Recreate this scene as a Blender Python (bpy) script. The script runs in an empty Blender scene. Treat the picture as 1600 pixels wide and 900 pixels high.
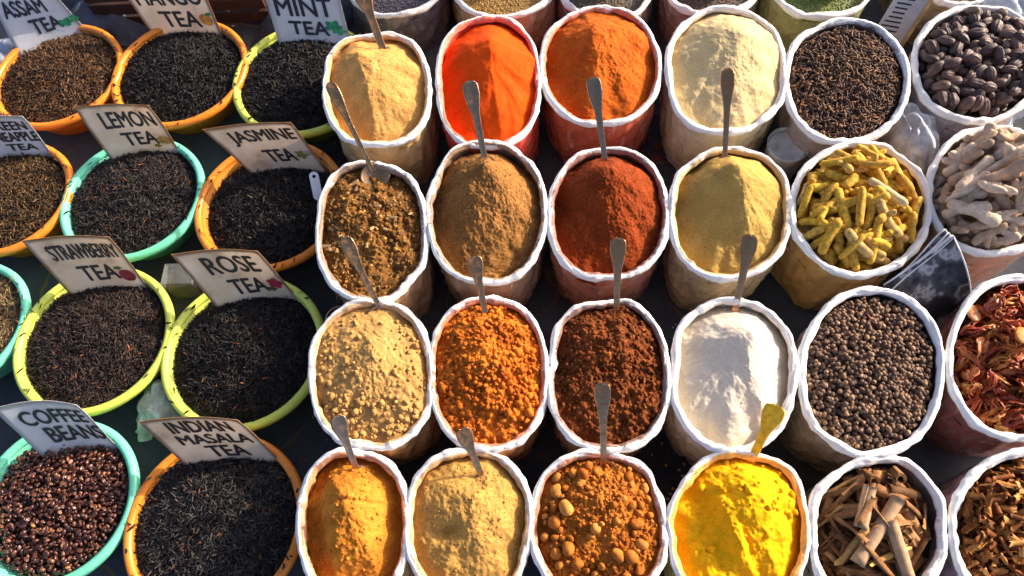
import bpy, math, random
import numpy as np
from mathutils import Vector, Matrix
R_ = math.radians
rng = np.random.default_rng(7)
random.seed(7)
SC = bpy.context.scene
COL = SC.collection

# ------------------------------------------------------------------ camera, sky, sun, exposure
FPX, TH, ROLL, HC = 1150.0, R_(65), R_(-8), 1.20          # focal length in photo pixels, pitch, roll, height
ZS, ZB = 0.155, 0.085                                      # heights of sack rims and bowl rims
cr, sr = math.cos(ROLL), math.sin(ROLL)
Rv = Vector((1, 0, 0)); Uv = Vector((0, math.sin(TH), math.cos(TH))); Fv = Vector((0, math.cos(TH), -math.sin(TH)))
cam_r = cr * Rv + sr * Uv
cam_u = -sr * Rv + cr * Uv
cd = bpy.data.cameras.new('camera'); cam = bpy.data.objects.new('camera', cd); COL.objects.link(cam)
cd.sensor_width = 36; cd.lens = FPX / 1600 * 36; cd.clip_start = 0.05; cd.clip_end = 500
M = Matrix((cam_r, cam_u, -Fv)).transposed().to_4x4(); M.translation = Vector((0, 0, HC))
cam.matrix_world = M
cd.dof.use_dof = True; cd.dof.focus_distance = 1.12; cd.dof.aperture_fstop = 11
SC.camera = cam
SUN_AZ, SUN_EL = R_(20), R_(23.5)                            # azimuth from +X towards +Y
world = bpy.data.worlds.new("World"); SC.world = world; world.use_nodes = True
wn = world.node_tree.nodes; wl = world.node_tree.links
sky = wn.new('ShaderNodeTexSky'); sky.sky_type = 'NISHITA'; sky.sun_disc = False
sky.air_density = .45; sky.dust_density = 2.5; sky.ozone_density = .0
sky.sun_elevation = SUN_EL; sky.sun_rotation = math.pi / 2 - SUN_AZ
wl.new(sky.outputs[0], wn['Background'].inputs[0]); wn['Background'].inputs[1].default_value = 0.15
sd = bpy.data.lights.new('sun', 'SUN'); sd.energy = 3.15; sd.angle = R_(0.55); sd.color = (1.0, 0.89, 0.72)
sun = bpy.data.objects.new('sun', sd); COL.objects.link(sun)
to_sun = Vector((math.cos(SUN_AZ) * math.cos(SUN_EL), math.sin(SUN_AZ) * math.cos(SUN_EL), math.sin(SUN_EL)))
sun.rotation_euler = to_sun.to_track_quat('Z', 'Y').to_euler()
vs = SC.view_settings; vs.view_transform = 'Standard'; vs.look = 'None'; vs.gamma = 1; vs.use_curve_mapping = False
vs.exposure = 1.30

# ------------------------------------------------------------------ helpers
EX = np.array([cr, sr * math.sin(TH)]); EX /= np.linalg.norm(EX)     # picture-right on the ground
EY = np.array([-EX[1], EX[0]])
def ray(px, py):
    d = Fv * FPX + cam_r * (px - 800) - cam_u * (py - 450)
    return np.array(d)
def at(px, py, z):
    d = ray(px, py); t = (z - HC) / d[2]
    return np.array([0, 0, HC]) + d * t
def lerp(a, b, t): return a + (b - a) * t
def hash2(ix, iy, seed):
    n = (ix * 374761393 + iy * 668265263 + seed * 1442695041) & 0xffffffff
    n = ((n ^ (n >> 13)) * 1274126177) & 0xffffffff
    return ((n ^ (n >> 16)) & 0xffffff) / 16777215.0
def vnoise(x, y, seed=0):
    x = np.asarray(x, float); y = np.asarray(y, float)
    ix = np.floor(x).astype(np.int64); iy = np.floor(y).astype(np.int64)
    fx = x - ix; fy = y - iy
    fx = fx * fx * (3 - 2 * fx); fy = fy * fy * (3 - 2 * fy)
    a = hash2(ix, iy, seed); b = hash2(ix + 1, iy, seed); c = hash2(ix, iy + 1, seed); d = hash2(ix + 1, iy + 1, seed)
    return lerp(lerp(a, b, fx), lerp(c, d, fx), fy) * 2 - 1
def fbm(x, y, seed=0, o=4, g=0.5):
    s = 0; a = 1
    for k in range(o):
        s = s + a * vnoise(x * 2 ** k + 17.3 * k, y * 2 ** k - 9.1 * k, seed + k); a *= g
    return s
def mesh(name, v, quads=None, tris=None, smooth=True, col=None, attrs=None):
    v = np.asarray(v, np.float32).reshape(-1, 3)
    me = bpy.data.meshes.new(name)
    q = np.zeros((0, 4), np.int32) if quads is None else np.asarray(quads, np.int32).reshape(-1, 4)
    t = np.zeros((0, 3), np.int32) if tris is None else np.asarray(tris, np.int32).reshape(-1, 3)
    me.vertices.add(len(v)); me.vertices.foreach_set('co', v.ravel())
    nl = q.size + t.size
    me.loops.add(nl); me.loops.foreach_set('vertex_index', np.concatenate([q.ravel(), t.ravel()]))
    me.polygons.add(len(q) + len(t))
    st = np.concatenate([np.arange(len(q)) * 4, q.size + np.arange(len(t)) * 3]).astype(np.int32)
    me.polygons.foreach_set('loop_start', st)
    me.polygons.foreach_set('use_smooth', np.full(len(st), smooth))
    me.update(calc_edges=True); me.validate()
    if col is not None:
        a = me.attributes.new('col', 'FLOAT_COLOR', 'POINT')
        c = np.ones((len(v), 4), np.float32); c[:, :3] = col; a.data.foreach_set('color', c.ravel())
    for k, w in (attrs or {}).items():
        a = me.attributes.new(k, 'FLOAT', 'POINT'); a.data.foreach_set('value', np.asarray(w, np.float32))
    return me
def link(name, me, mat=None, parent=None):
    o = bpy.data.objects.new(name, me); COL.objects.link(o)
    if mat is not None:
        if not isinstance(mat, (list, tuple)): mat = [mat]
        if len(me.materials) == 0:
            for m in mat: me.materials.append(m)
    if parent is not None: o.parent = parent
    return o
def tag(o, label, cat, group=None, kind=None):
    if label: o['label'] = label
    if cat: o['category'] = cat
    if group: o['group'] = group
    if kind: o['kind'] = kind
    return o
def gridq(n, m, wrap_m=False, off=0):
    """quads of an n x m vertex grid (row-major); wrap_m closes the m direction"""
    i = np.arange(n - 1)[:, None]; j = np.arange(m if wrap_m else m - 1)[None, :]
    jn = (j + 1) % m
    return np.stack([i * m + j, i * m + jn, (i + 1) * m + jn, (i + 1) * m + j], -1).reshape(-1, 4) + off
class MB:
    def __init__(s): s.v = []; s.q = []; s.t = []; s.c = []; s.n = 0
    def add(s, v, q=None, t=None, c=None):
        v = np.asarray(v, float).reshape(-1, 3); s.v.append(v)
        if q is not None and len(q): s.q.append(np.asarray(q) + s.n)
        if t is not None and len(t): s.t.append(np.asarray(t) + s.n)
        if c is not None: s.c.append(np.broadcast_to(np.asarray(c, float), (len(v), 3)))
        s.n += len(v)
    def mesh(s, name, smooth=True):
        return mesh(name, np.concatenate(s.v), np.concatenate(s.q) if s.q else None, np.concatenate(s.t) if s.t else None,
                    smooth, np.concatenate(s.c) if s.c else None)
BOXQ = [(0, 3, 2, 1), (4, 5, 6, 7), (0, 1, 5, 4), (1, 2, 6, 5), (2, 3, 7, 6), (3, 0, 4, 7)]
def box(mb, c, ax, ay, az, col=None):
    c, ax, ay, az = (np.array(q, float) for q in (c, ax, ay, az))
    mb.add([c - ax - ay - az, c + ax - ay - az, c + ax + ay - az, c - ax + ay - az, c - ax - ay + az, c + ax - ay + az, c + ax + ay + az, c - ax + ay + az], BOXQ, c=col)
def tube(path, rad, n=10, flat=1.0, cap=True, up=(0, 0, 1)):
    """tapered tube; rad per point"""
    P = np.asarray(path, float); K = len(P); rad = np.broadcast_to(np.asarray(rad, float), (K,))
    T = np.gradient(P, axis=0); T /= np.linalg.norm(T, axis=1)[:, None] + 1e-12
    up = np.array(up, float); V = []
    ref = np.cross(T[0], up)
    if np.linalg.norm(ref) < 1e-3: ref = np.cross(T[0], (1, 0, 0))
    for i in range(K):
        s_ = ref - T[i] * ref.dot(T[i]); s_ /= np.linalg.norm(s_); ref = s_
        w = np.cross(s_, T[i]); a = np.arange(n) / n * 2 * np.pi
        V.append(P[i] + rad[i] * (np.cos(a)[:, None] * s_ + flat * np.sin(a)[:, None] * w))
    V = np.array(V).reshape(-1, 3); q = gridq(K, n, True); t = []
    if cap:
        V = np.vstack([V, P[0], P[-1]])
        t = [(K * n, (j + 1) % n, j) for j in range(n)] + [(K * n + 1, (K - 1) * n + j, (K - 1) * n + (j + 1) % n) for j in range(n)]
    return V, q, t
# icosphere data
import bmesh
def ico(sub):
    bm = bmesh.new(); bmesh.ops.create_icosphere(bm, subdivisions=sub, radius=1)
    bm.verts.ensure_lookup_table()
    v = np.array([x.co[:] for x in bm.verts]); f = np.array([[x.index for x in p.verts] for p in bm.faces]); bm.free()
    return v, f
ICO1, ICO2, ICO3 = ico(1), ico(2), ico(3)
def rotz(a):
    c, s = math.cos(a), math.sin(a); return np.array([[c, -s, 0], [s, c, 0], [0, 0, 1.0]])
def rrot():
    q = rng.normal(size=4); q /= np.linalg.norm(q); w, x, y, z = q
    return np.array([[1 - 2 * (y * y + z * z), 2 * (x * y - z * w), 2 * (x * z + y * w)], [2 * (x * y + z * w), 1 - 2 * (x * x + z * z), 2 * (y * z - x * w)], [2 * (x * z - y * w), 2 * (y * z + x * w), 1 - 2 * (x * x + y * y)]])

# ------------------------------------------------------------------ materials
MATS = {}
class NT:
    def __init__(s, name):
        s.m = bpy.data.materials.new(name); s.m.use_nodes = True; s.t = s.m.node_tree; s.b = s.t.nodes['Principled BSDF']
    def n(s, t, **k):
        x = s.t.nodes.new(t)
        for a, b in k.items(): setattr(x, a, b)
        return x
    def l(s, a, b): s.t.links.new(a, b)
    def coord(s): 
        if not hasattr(s, '_c'): s._c = s.n('ShaderNodeTexCoord')
        return s._c.outputs['Object']
    def noise(s, scale, detail=3, rough=0.6, vec=None):
        x = s.n('ShaderNodeTexNoise'); x.inputs['Scale'].default_value = scale; x.inputs['Detail'].default_value = detail; x.inputs['Roughness'].default_value = rough
        s.l(vec or s.coord(), x.inputs['Vector']); return x.outputs['Fac']
    def ramp(s, fac, stops):
        x = s.n('ShaderNodeValToRGB'); e = x.color_ramp.elements
        while len(e) < len(stops): e.new(0.5)
        for i, (p, c) in enumerate(stops): e[i].position = p; e[i].color = (*c, 1) if len(c) == 3 else c
        s.l(fac, x.inputs['Fac']); return x.outputs['Color']
    def mix(s, fac, a, b, mode='MIX'):
        x = s.n('ShaderNodeMix', data_type='RGBA', blend_type=mode)
        for i, v in ((0, fac), (6, a), (7, b)):
            if isinstance(v, (int, float)): x.inputs[i].default_value = v
            elif isinstance(v, (tuple, list)): x.inputs[i].default_value = (*v, 1) if len(v) == 3 else v
            else: s.l(v, x.inputs[i])
        return x.outputs[2]
    def math(s, op, a, b=0.0):
        x = s.n('ShaderNodeMath', operation=op)
        for i, v in enumerate((a, b)):
            if isinstance(v, (int, float)): x.inputs[i].default_value = v
            else: s.l(v, x.inputs[i])
        return x.outputs[0]
    def bump(s, h, strength, dist):
        x = s.n('ShaderNodeBump'); x.inputs['Strength'].default_value = strength; x.inputs['Distance'].default_value = dist
        s.l(h, x.inputs['Height']); s.l(x.outputs[0], s.b.inputs['Normal']); return x
    def attr(s, name): 
        return s.n('ShaderNodeAttribute', attribute_name=name)
    def set(s, **k):
        for a, v in k.items():
            i = s.b.inputs[a.replace('_', ' ')]
            if isinstance(v, (int, float)): i.default_value = v
            elif isinstance(v, (tuple, list)): i.default_value = (*v, 1) if len(v) == 3 and i.type == 'RGBA' else v
            else: s.l(v, i)
def sc(c, k): return tuple(min(1, x * k) for x in c)

def powder_mat(name, c, var=0.3, grain=700, speck=None, bump=0.5, tint=None, gl=.55):
    t = NT(name)
    base = t.ramp(t.noise(28, 4), [(0.3, sc(c, 1 - var)), (0.7, tint or sc(c, 1 + var * .6))])
    fine = t.ramp(t.noise(grain, 2, .7), [(0.32, (gl, gl, gl)), (0.52, (1, 1, 1)), (0.7, (1.2, 1.2, 1.2))])
    col = t.mix(1.0, base, fine, 'MULTIPLY')
    if speck:
        col = t.mix(t.ramp(t.noise(grain * .6, 1), [(0.66, (0, 0, 0)), (0.72, (1, 1, 1))]), col, speck)
    at_ = t.attr('col')
    t.set(Base_Color=t.mix(1.0, col, at_.outputs['Color'], 'MULTIPLY'), Roughness=0.92, Specular_IOR_Level=0.15)
    h = t.math('ADD', t.noise(grain * .5, 3, .7), t.math('MULTIPLY', t.noise(130, 3), 1.2))
    t.bump(h, bump, 0.0014)
    return t.m
def piece_mat(name, stops, rough=.6, scale=60, bump=.3, spec=.4, mottled=.35, coat=0):
    """for loose pieces: colour picked per object, mottled by noise"""
    t = NT(name); oi = t.n('ShaderNodeObjectInfo')
    base = t.ramp(oi.outputs['Random'], stops)
    f = t.ramp(t.noise(scale, 4), [(0.3, (1 - mottled,) * 3), (0.68, (1 + mottled * .5,) * 3)])
    t.set(Base_Color=t.mix(1, base, f, 'MULTIPLY'), Roughness=rough, Specular_IOR_Level=spec, Coat_Weight=coat)
    t.bump(t.noise(scale * 3, 3), bump, 0.001)
    return t.m
def attr_mat(name, rough=.6, spec=.4, bump=None, mottled=.0):
    t = NT(name); a = t.attr('col'); c = a.outputs['Color']
    if mottled: c = t.mix(1, c, t.ramp(t.noise(200, 3), [(0.3, (1 - mottled,) * 3), (0.7, (1 + mottled * .5,) * 3)]), 'MULTIPLY')
    t.set(Base_Color=c, Roughness=rough, Specular_IOR_Level=spec)
    if bump: t.bump(t.noise(bump[0], 3), bump[1], bump[2])
    return t.m
def rim_mat(name, stain, amount=.5):
    t = NT(name); n1 = t.noise(22, 4)
    white = t.ramp(n1, [(0.3, (.70, .675, .64)), (0.7, (.84, .815, .78))])
    inner = t.attr('inner').outputs['Fac']
    fine = t.noise(170, 4, .75); big = t.noise(30, 3)
    s1 = t.math('MULTIPLY', inner, big)
    m = t.math('ADD', t.math('MULTIPLY', s1, 1.7 * amount), t.math('MULTIPLY', fine, .62))
    mask = t.ramp(m, [(0.52, (0, 0, 0)), (0.68, (.85, .85, .85))])
    t.set(Base_Color=t.mix(mask, white, sc(stain, 1.0)), Roughness=.5, Specular_IOR_Level=.35, Subsurface_Weight=.25, Subsurface_Radius=(.006, .005, .004), Subsurface_Scale=.6)
    t.bump(t.math('ADD', t.noise(60, 4, .6), t.math('MULTIPLY', t.noise(210, 2), .3)), .45, .004)
    return t.m
def bag_mat(name, c):
    c = tuple(min(.8, x * 1.65 + .01) for x in c)
    t = NT(name)
    vec = t.n('ShaderNodeMapping'); vec.inputs['Scale'].default_value = (1, 1, 1.9); t.l(t.coord(), vec.inputs['Vector'])
    wr = t.n('ShaderNodeTexNoise'); wr.inputs['Scale'].default_value = 26; wr.inputs['Detail'].default_value = 5; wr.inputs['Distortion'].default_value = .5
    t.l(vec.outputs[0], wr.inputs['Vector']); w = wr.outputs['Fac']
    g = sum(c) / 3
    c2 = tuple(lerp(x, .55, .30) for x in c)
    base = t.ramp(t.noise(14, 4), [(0.3, sc(c, .75)), (0.62, c), (0.8, c2)])
    st = t.n('ShaderNodeMapping'); st.inputs['Scale'].default_value = (1, 1, .25); st.inputs['Rotation'].default_value = (.5, .4, 0); t.l(t.coord(), st.inputs['Vector'])
    crease = t.ramp(t.noise(75, 4, .65, st.outputs[0]), [(0.58, (0, 0, 0)), (0.70, (.42, .42, .42))])
    t.set(Base_Color=t.mix(crease, base, tuple(lerp(x, .8, .6) for x in c)), Roughness=t.math('ADD', t.math('MULTIPLY', w, .3), .12), Specular_IOR_Level=.55, Coat_Weight=.5, Coat_Roughness=.15)
    t.bump(w, .5, .008)
    return t.m
def plastic_mat(name, c, rough=.35):
    t = NT(name)
    d = t.ramp(t.noise(90, 5, .7), [(0.30, sc(c, .86)), (0.6, c)])
    dust = t.ramp(t.noise(900, 2), [(0.70, (0, 0, 0)), (0.76, (.7, .7, .7))])
    t.set(Base_Color=t.mix(dust, d, (.05, .035, .03)), Roughness=rough, Specular_IOR_Level=.5, Subsurface_Weight=.3, Subsurface_Radius=(.01, .01, .01), Subsurface_Scale=.5)
    t.bump(t.noise(120, 3), .08, .002)
    return t.m
def steel_mat(name, tint=(.62, .58, .54), stain=(.25, .12, .05), amt=.5):
    t = NT(name)
    m = t.ramp(t.noise(90, 4, .7), [(0.5, (0, 0, 0)), (0.68, (amt,) * 3)])
    t.set(Base_Color=t.mix(m, tint, stain), Metallic=t.math('SUBTRACT', 1.0, t.math('MULTIPLY', m, .8)), Roughness=t.math('ADD', t.math('MULTIPLY', t.noise(60, 3), .35), .06))
    t.bump(t.noise(170, 3), .35, .0016)
    return t.m
def film_mat(name, c=(.8, .83, .86), dens=.35, rough=.15):
    t = NT(name); nt = t.t
    tr = t.n('ShaderNodeBsdfTransparent'); mx = t.n('ShaderNodeMixShader')
    w = t.noise(30, 4)
    f = t.ramp(w, [(0.35, (dens * .6,) * 3), (0.7, (min(1, dens * 1.6),) * 3)])
    lw = t.n('ShaderNodeLayerWeight'); lw.inputs[0].default_value = .35
    fac = t.math('MINIMUM', t.math('ADD', f, t.math('MULTIPLY', lw.outputs['Facing'], .35)), .95)
    t.set(Base_Color=c, Roughness=rough, Specular_IOR_Level=.8); t.bump(t.noise(45, 4), .5, .006)
    t.l(fac, mx.inputs[0]); t.l(tr.outputs[0], mx.inputs[1]); t.l(t.b.outputs[0], mx.inputs[2]); t.l(mx.outputs[0], nt.nodes['Material Output'].inputs[0])
    return t.m
def simple_mat(name, c, rough=.6, var=.25, scale=40, bump=.2, metallic=0, spec=.4):
    t = NT(name)
    t.set(Base_Color=t.ramp(t.noise(scale, 4), [(0.3, sc(c, 1 - var)), (0.7, sc(c, 1 + var))]), Roughness=rough, Metallic=metallic, Specular_IOR_Level=spec)
    t.bump(t.noise(scale * 3, 3), bump, .002)
    return t.m

# ------------------------------------------------------------------ ground and cloth
def ground():
    t = NT('ground_soil')
    t.set(Base_Color=t.ramp(t.noise(3, 6), [(0.3, (.10, .08, .06)), (0.7, (.2, .16, .12))]), Roughness=.95)
    o = link('ground', mesh('ground', [(-60, -60, -.012), (60, -60, -.012), (60, 60, -.012), (-60, 60, -.012)], [(0, 1, 2, 3)]), t.m); o['kind'] = 'structure'
    # printed dark market cloth
    n, m = 260, 260
    X, Y = np.meshgrid(np.linspace(-1.9, 1.9, m), np.linspace(-.75, 2.6, n))
    Z = .003 * fbm(X * 5, Y * 5, 3, 4) + .0035 * np.abs(fbm(X * 9 + 3, Y * 6, 31, 3)) - .004
    t = NT('printed_dark_cloth')
    base = t.ramp(t.noise(6, 4), [(0.3, (.036, .039, .048)), (0.7, (.080, .085, .10))])
    vo = t.n('ShaderNodeTexVoronoi', feature='DISTANCE_TO_EDGE'); vo.inputs['Scale'].default_value = 7
    nm = t.n('ShaderNodeTexNoise'); nm.inputs['Scale'].default_value = 9
    t.l(t.coord(), nm.inputs['Vector']); mv = t.mix(.12, t.coord(), nm.outputs['Color']); t.l(mv, vo.inputs['Vector'])
    line = t.ramp(vo.outputs['Distance'], [(0.0, (1, 1, 1)), (0.012, (1, 1, 1)), (0.02, (0, 0, 0))])
    gate = t.ramp(t.noise(5, 2), [(0.50, (0, 0, 0)), (0.6, (.6, .6, .6))])
    c1 = t.mix(t.math('MULTIPLY', line, gate), base, (.20, .11, .02))
    spot = t.n('ShaderNodeTexVoronoi'); spot.inputs['Scale'].default_value = 16; t.l(t.coord(), spot.inputs['Vector'])
    sp = t.ramp(spot.outputs['Distance'], [(0.12, (1, 1, 1)), (0.2, (0, 0, 0))])
    c2 = t.mix(t.math('MULTIPLY', sp, t.ramp(t.noise(4, 1), [(0.55, (0, 0, 0)), (0.62, (.6, .6, .6))])), c1, (.22, .035, .015))
    t.set(Base_Color=c2, Roughness=.9, Specular_IOR_Level=.12); t.bump(t.noise(50, 4), .4, .004)
    o = link('cloth', mesh('cloth', np.stack([X, Y, Z], -1), gridq(n, m)), t.m)
    tag(o, 'dark navy printed cloth spread under all the sacks and bowls', 'cloth')
ground()

# ------------------------------------------------------------------ sacks
NA = 160
ANG = np.arange(NA) / NA * 2 * np.pi
def outline_px(x0, y0, x1, y1, n, seed):
    cx, cy, a, b = (x0 + x1) / 2, (y0 + y1) / 2, (x1 - x0) / 2, (y1 - y0) / 2
    c, s = np.cos(ANG), np.sin(ANG)
    r = (np.abs(c) ** n + np.abs(s) ** n) ** (-1 / n)
    g = np.random.default_rng(seed); K = 15
    kn = g.normal(size=K) * .017; kp = (np.arange(K) + g.uniform(-.3, .3, K)) / K * 2 * np.pi
    w = np.interp(ANG, np.r_[kp - 2 * np.pi, kp, kp + 2 * np.pi], np.r_[kn, kn, kn])
    r = r * (1 + w - .006)
    return np.stack([cx + a * r * c, cy - b * r * s], 1)
class Sack:
    pass
RT = .0063
def make_sack(key, bbox, wallc, stain, label, n=2.28, h=ZS, seed=1, stain_amt=.5, taper=.97, rt=RT):
    S = Sack(); S.h = h; S.key = key
    px = outline_px(*bbox, n, seed)
    P = np.array([at(x, y, h)[:2] for x, y in px])
    c = P.mean(0); S.c = c
    d = P - c; L = np.linalg.norm(d, axis=1); S.dir = d / L[:, None]
    S.outer = L; S.mid = L - rt; S.inner = L - 2 * rt
    S.ang = np.unwrap(np.arctan2(S.dir[:, 1], S.dir[:, 0]))
    # rolled collar
    K = 24; ph = np.arange(K) / K * 2 * np.pi
    g = seed * 13.7
    zoff = .003 * fbm(np.cos(ANG) * 2.2 + g, np.sin(ANG) * 2.2, seed + 5, 3)
    th = 1 + .24 * fbm(np.cos(ANG) * 7 + g, np.sin(ANG) * 7, seed + 9, 3)
    V = []; inn = []
    for k in range(K):
        pk = 14 * k / K; fold = 1 + .07 * fbm(np.cos(ANG) * 4 + pk * .9, np.sin(ANG) * 4 + g + pk * .37, seed + 21, 3) + .04 * fbm(ANG * 9 + pk * .55, ANG * 0 + pk * .5, seed + 77, 2) * np.sin(ANG / 2) ** .3
        fold = fold - .20 * np.exp(-((ph[k] - 1.95 - .7 * fbm(np.cos(ANG) * 2.5, np.sin(ANG) * 2.5 + g, seed + 31, 2)) / .22) ** 2)
        rr = S.mid + np.cos(ph[k]) * rt * 1.02 * th * fold
        zz = h + zoff + np.sin(ph[k]) * rt * 1.05 * th * fold
        V.append(np.column_stack([c + S.dir * rr[:, None], zz])); inn.append(np.full(NA, max(0, -math.cos(ph[k]) * .8 + .45)))
    V = np.array(V); q = gridq(K, NA, True); last = gridq(2, NA, True); 
    jn = (np.arange(NA) + 1) % NA
    q = np.vstack([q, np.stack([(K - 1) * NA + np.arange(NA), (K - 1) * NA + jn, jn, np.arange(NA)], 1)])
    # bag wall
    NZ = 30; W = []
    for i in range(NZ):
        t = i / (NZ - 1)                       # 0 under the collar, 1 on the ground
        f = lerp(1.0, taper, t ** 1.6) + .03 * math.sin(math.pi * t)
        wz = .0020 * fbm(np.cos(ANG) * 14, np.sin(ANG) * 14 + t * 1.5, seed + 60, 2) * (1 - .6 * t) + .0036 * fbm(np.cos(ANG) * 3.5 + t * 1.2 + g, np.sin(ANG) * 3.5 + t * 2.0, seed + 40, 4) + .0016 * fbm(np.cos(ANG) * 9 + t * 5, np.sin(ANG) * 9 - t * 4 + g, seed + 50, 3)
        rr = (S.mid - .001) * f + wz * min(1, t * 5 + .3)
        W.append(np.column_stack([c + S.dir * rr[:, None], np.full(NA, lerp(h - .002, .002, t))]))
    # puckered lip hanging just under the collar
    W = np.array(W)
    root = link('spice_sack', mesh('spice_sack', W, gridq(NZ, NA, True)[:, ::-1]), bag_mat('bag_' + key, wallc))
    tag(root, label, 'sack', 'open sacks with white rolled rims'); S.label = label
    link('rolled_rim', mesh('rolled_rim', V, q[:, ::-1], attrs={'inner': np.concatenate(inn)}), rim_mat('rim_' + key, stain, stain_amt), root)
    return S
def s_inner(S, a, which='mid'):
    r = getattr(S, which); A = S.ang
    a = np.asarray(a); a0 = A[0]
    a = (a - min(A[0], A[-1])) % (2 * np.pi) + min(A[0], A[-1])
    if A[0] < A[-1]: return np.interp(a, np.r_[A, A[0] + 2 * np.pi], np.r_[r, r[0]])
    return np.interp(a, np.r_[A[::-1], A[-1] + 2 * np.pi], np.r_[r[::-1], r[-1]])
def cone(u, v, ua, va, p=1.0):
    """1 at the apex, 0 on the unit circle, straight in between"""
    dx, dy = u - ua, v - va
    a = dx * dx + dy * dy + 1e-9; b = 2 * (ua * dx + va * dy); c = ua * ua + va * va - 1
    k = (-b + np.sqrt(np.maximum(b * b - 4 * a * c, 0))) / (2 * a)      # edge = apex + k * d
    return np.clip(1 - 1 / np.maximum(k, 1e-6), 0, 1) ** p
def gauss(u, v, x, y, s, s2=None, rot=0):
    c, s_ = math.cos(rot), math.sin(rot); du, dv = (u - x), (v - y)
    a = c * du + s_ * dv; b = -s_ * du + c * dv
    return np.exp(-(a / s) ** 2 - (b / (s2 or s)) ** 2)
def heap_grid(S, H, NR=90, NT_=220, which='mid'):
    a = np.arange(NT_) / NT_ * 2 * np.pi
    rr = s_inner(S, a, which)
    rho = np.linspace(0.0, 1, NR) ** .9; rho[0] = .004
    X = S.c[0] + rho[:, None] * (rr * np.cos(a))[None]; Y = S.c[1] + rho[:, None] * (rr * np.sin(a))[None]
    Rm = rr.mean()
    u, v = uv_of(S, X, Y, which)
    return X, Y, u, v
def uv_of(S, X, Y, which='mid'):
    dx, dy = X - S.c[0], Y - S.c[1]
    a = np.arctan2(dy, dx); r = np.hypot(dx, dy) / s_inner(S, a, which)
    ex = (dx * EX[0] + dy * EX[1]); ey = (dx * EY[0] + dy * EY[1]); L = np.hypot(ex, ey) + 1e-12
    return ex / L * r, ey / L * r
def lump_mesh(mb, n, S, zf, rmin, rmax, col=(1, 1, 1), pw=3, rho_f=None, rough=.25, hi=False, sink=.3):
    made = 0
    while made < n:
        a = rng.uniform(0, 2 * np.pi); r = math.sqrt(rng.uniform(0, .93))
        R = s_inner(S, a, 'inner'); x, y = S.c[0] + r * R * math.cos(a), S.c[1] + r * R * math.sin(a)
        u, v = uv_of(S, np.array([x]), np.array([y]))
        if rho_f is not None and rng.uniform() > rho_f(u[0], v[0]): continue
        rad = rmin + (rmax - rmin) * rng.uniform() ** pw
        V, F = (ICO2 if (hi or rad > .0022) else ICO1)
        s = np.array([1, rng.uniform(.75, 1.1), rng.uniform(.6, .95)])
        W = V * (1 + rough * fbm(V[:, 0] * 1.5 + made, V[:, 1] * 1.5 + V[:, 2] * 1.1, made % 97, 2)[:, None]) * s * rad
        W = W @ rrot().T + np.array([x, y, zf(x, y) + rad * (1 - 2 * sink) * .6])
        k = rng.uniform(.85, 1.15)
        mb.add(W, t=F, c=np.array(col) * k); made += 1
def powder(S, name, label, mat, H, noise=(.0012, 60), fine=(.0004, 350), lumps=None, cat='spice'):
    X, Y, u, v = heap_grid(S, H)
    def zz(X, Y, u, v):
        da, dv_ = u - .03, v - .3; rr = np.hypot(da, dv_) + 1e-6; sd_ = S.c[0] * 37 + S.c[1] * 11
        z = S.h + H(u, v) + .0042 * np.minimum(rr, 1) * fbm(da / rr * 3.2 + sd_, dv_ / rr * 3.2 + rr * .9, 5, 3) * (.4 + .6 * np.minimum(1, rr)) + .0028 * fbm(X * 22 + sd_, Y * 22, 61, 2) + noise[0] * fbm(X * noise[1], Y * noise[1], 11, 4, .55) + fine[0] * fbm(X * fine[1], Y * fine[1], 23, 2)
        return z
    Z = zz(X, Y, u, v)
    mb = MB(); mb.add(np.stack([X, Y, Z], -1), gridq(*X.shape, True), c=(1, 1, 1))
    def zf(x, y):
        uu, vv = uv_of(S, np.array([x]), np.array([y])); return zz(np.array([x]), np.array([y]), uu, vv)[0]
    S.zf = zf
    for L in (lumps or []): lump_mesh(mb, S=S, zf=zf, **L)
    o = link(name, mb.mesh(name), mat)
    tag(o, label, cat, 'heaps of ground spice')
    return o

# bounding boxes of the sack mouths in the photograph
BB = dict(A1=(503, 50, 677, 233), B1=(679, 25, 848, 236), C1=(842, 11, 1036, 199), D1=(1036, 15, 1229, 211), E1=(1221, 28, 1422, 226), F1=(1421, 8, 1632, 195),
          A2=(490, 252, 672, 474), B2=(663, 220, 855, 448), C2=(853, 230, 1046, 440), D2=(1042, 229, 1237, 443), E2=(1231, 221, 1456, 434), F2=(1443, 195, 1665, 403),
          A3=(480, 467, 683, 707), B3=(667, 463, 860, 708), C3=(852, 465, 1048, 710), D3=(1045, 463, 1246, 711), E3=(1243, 447, 1478, 716), F3=(1476, 425, 1730, 692),
          A4=(462, 700, 642, 940), B4=(630, 700, 835, 946), C4=(825, 703, 1046, 945), D4=(1039, 704, 1268, 955), E4=(1258, 710, 1482, 955), F4=(1478, 700, 1735, 962),
          A0=(528, -130, 700, 28), B0=(694, -140, 872, 33), C0=(866, -140, 1030, 36), D0=(1026, -150, 1202, 28), E0=(1192, -150, 1382, 30), F0=(1418, -160, 1580, 14))
SPICE = dict(A1=(.63, .32, .088), B1=(.80, .078, .0015), C1=(.54, .10, .007), D1=(.64, .47, .23), A2=(.20, .085, .020), B2=(.28, .12, .030), C2=(.23, .036, .005), D2=(.49, .295, .075),
             A3=(.51, .275, .085), B3=(.55, .115, .010), C3=(.18, .045, .010), D3=(.66, .555, .43), A4=(.57, .17, .016), B4=(.51, .265, .064), C4=(.40, .105, .010), D4=(.86, .40, .003))
S = {}
def mk(k, wall, label, **kw):
    S[k] = make_sack(k, BB[k], wall, kw.pop('stain', SPICE.get(k, wall)), label, seed=sum(map(ord, k)) + 7 * ord(k[0]), **kw)
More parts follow.
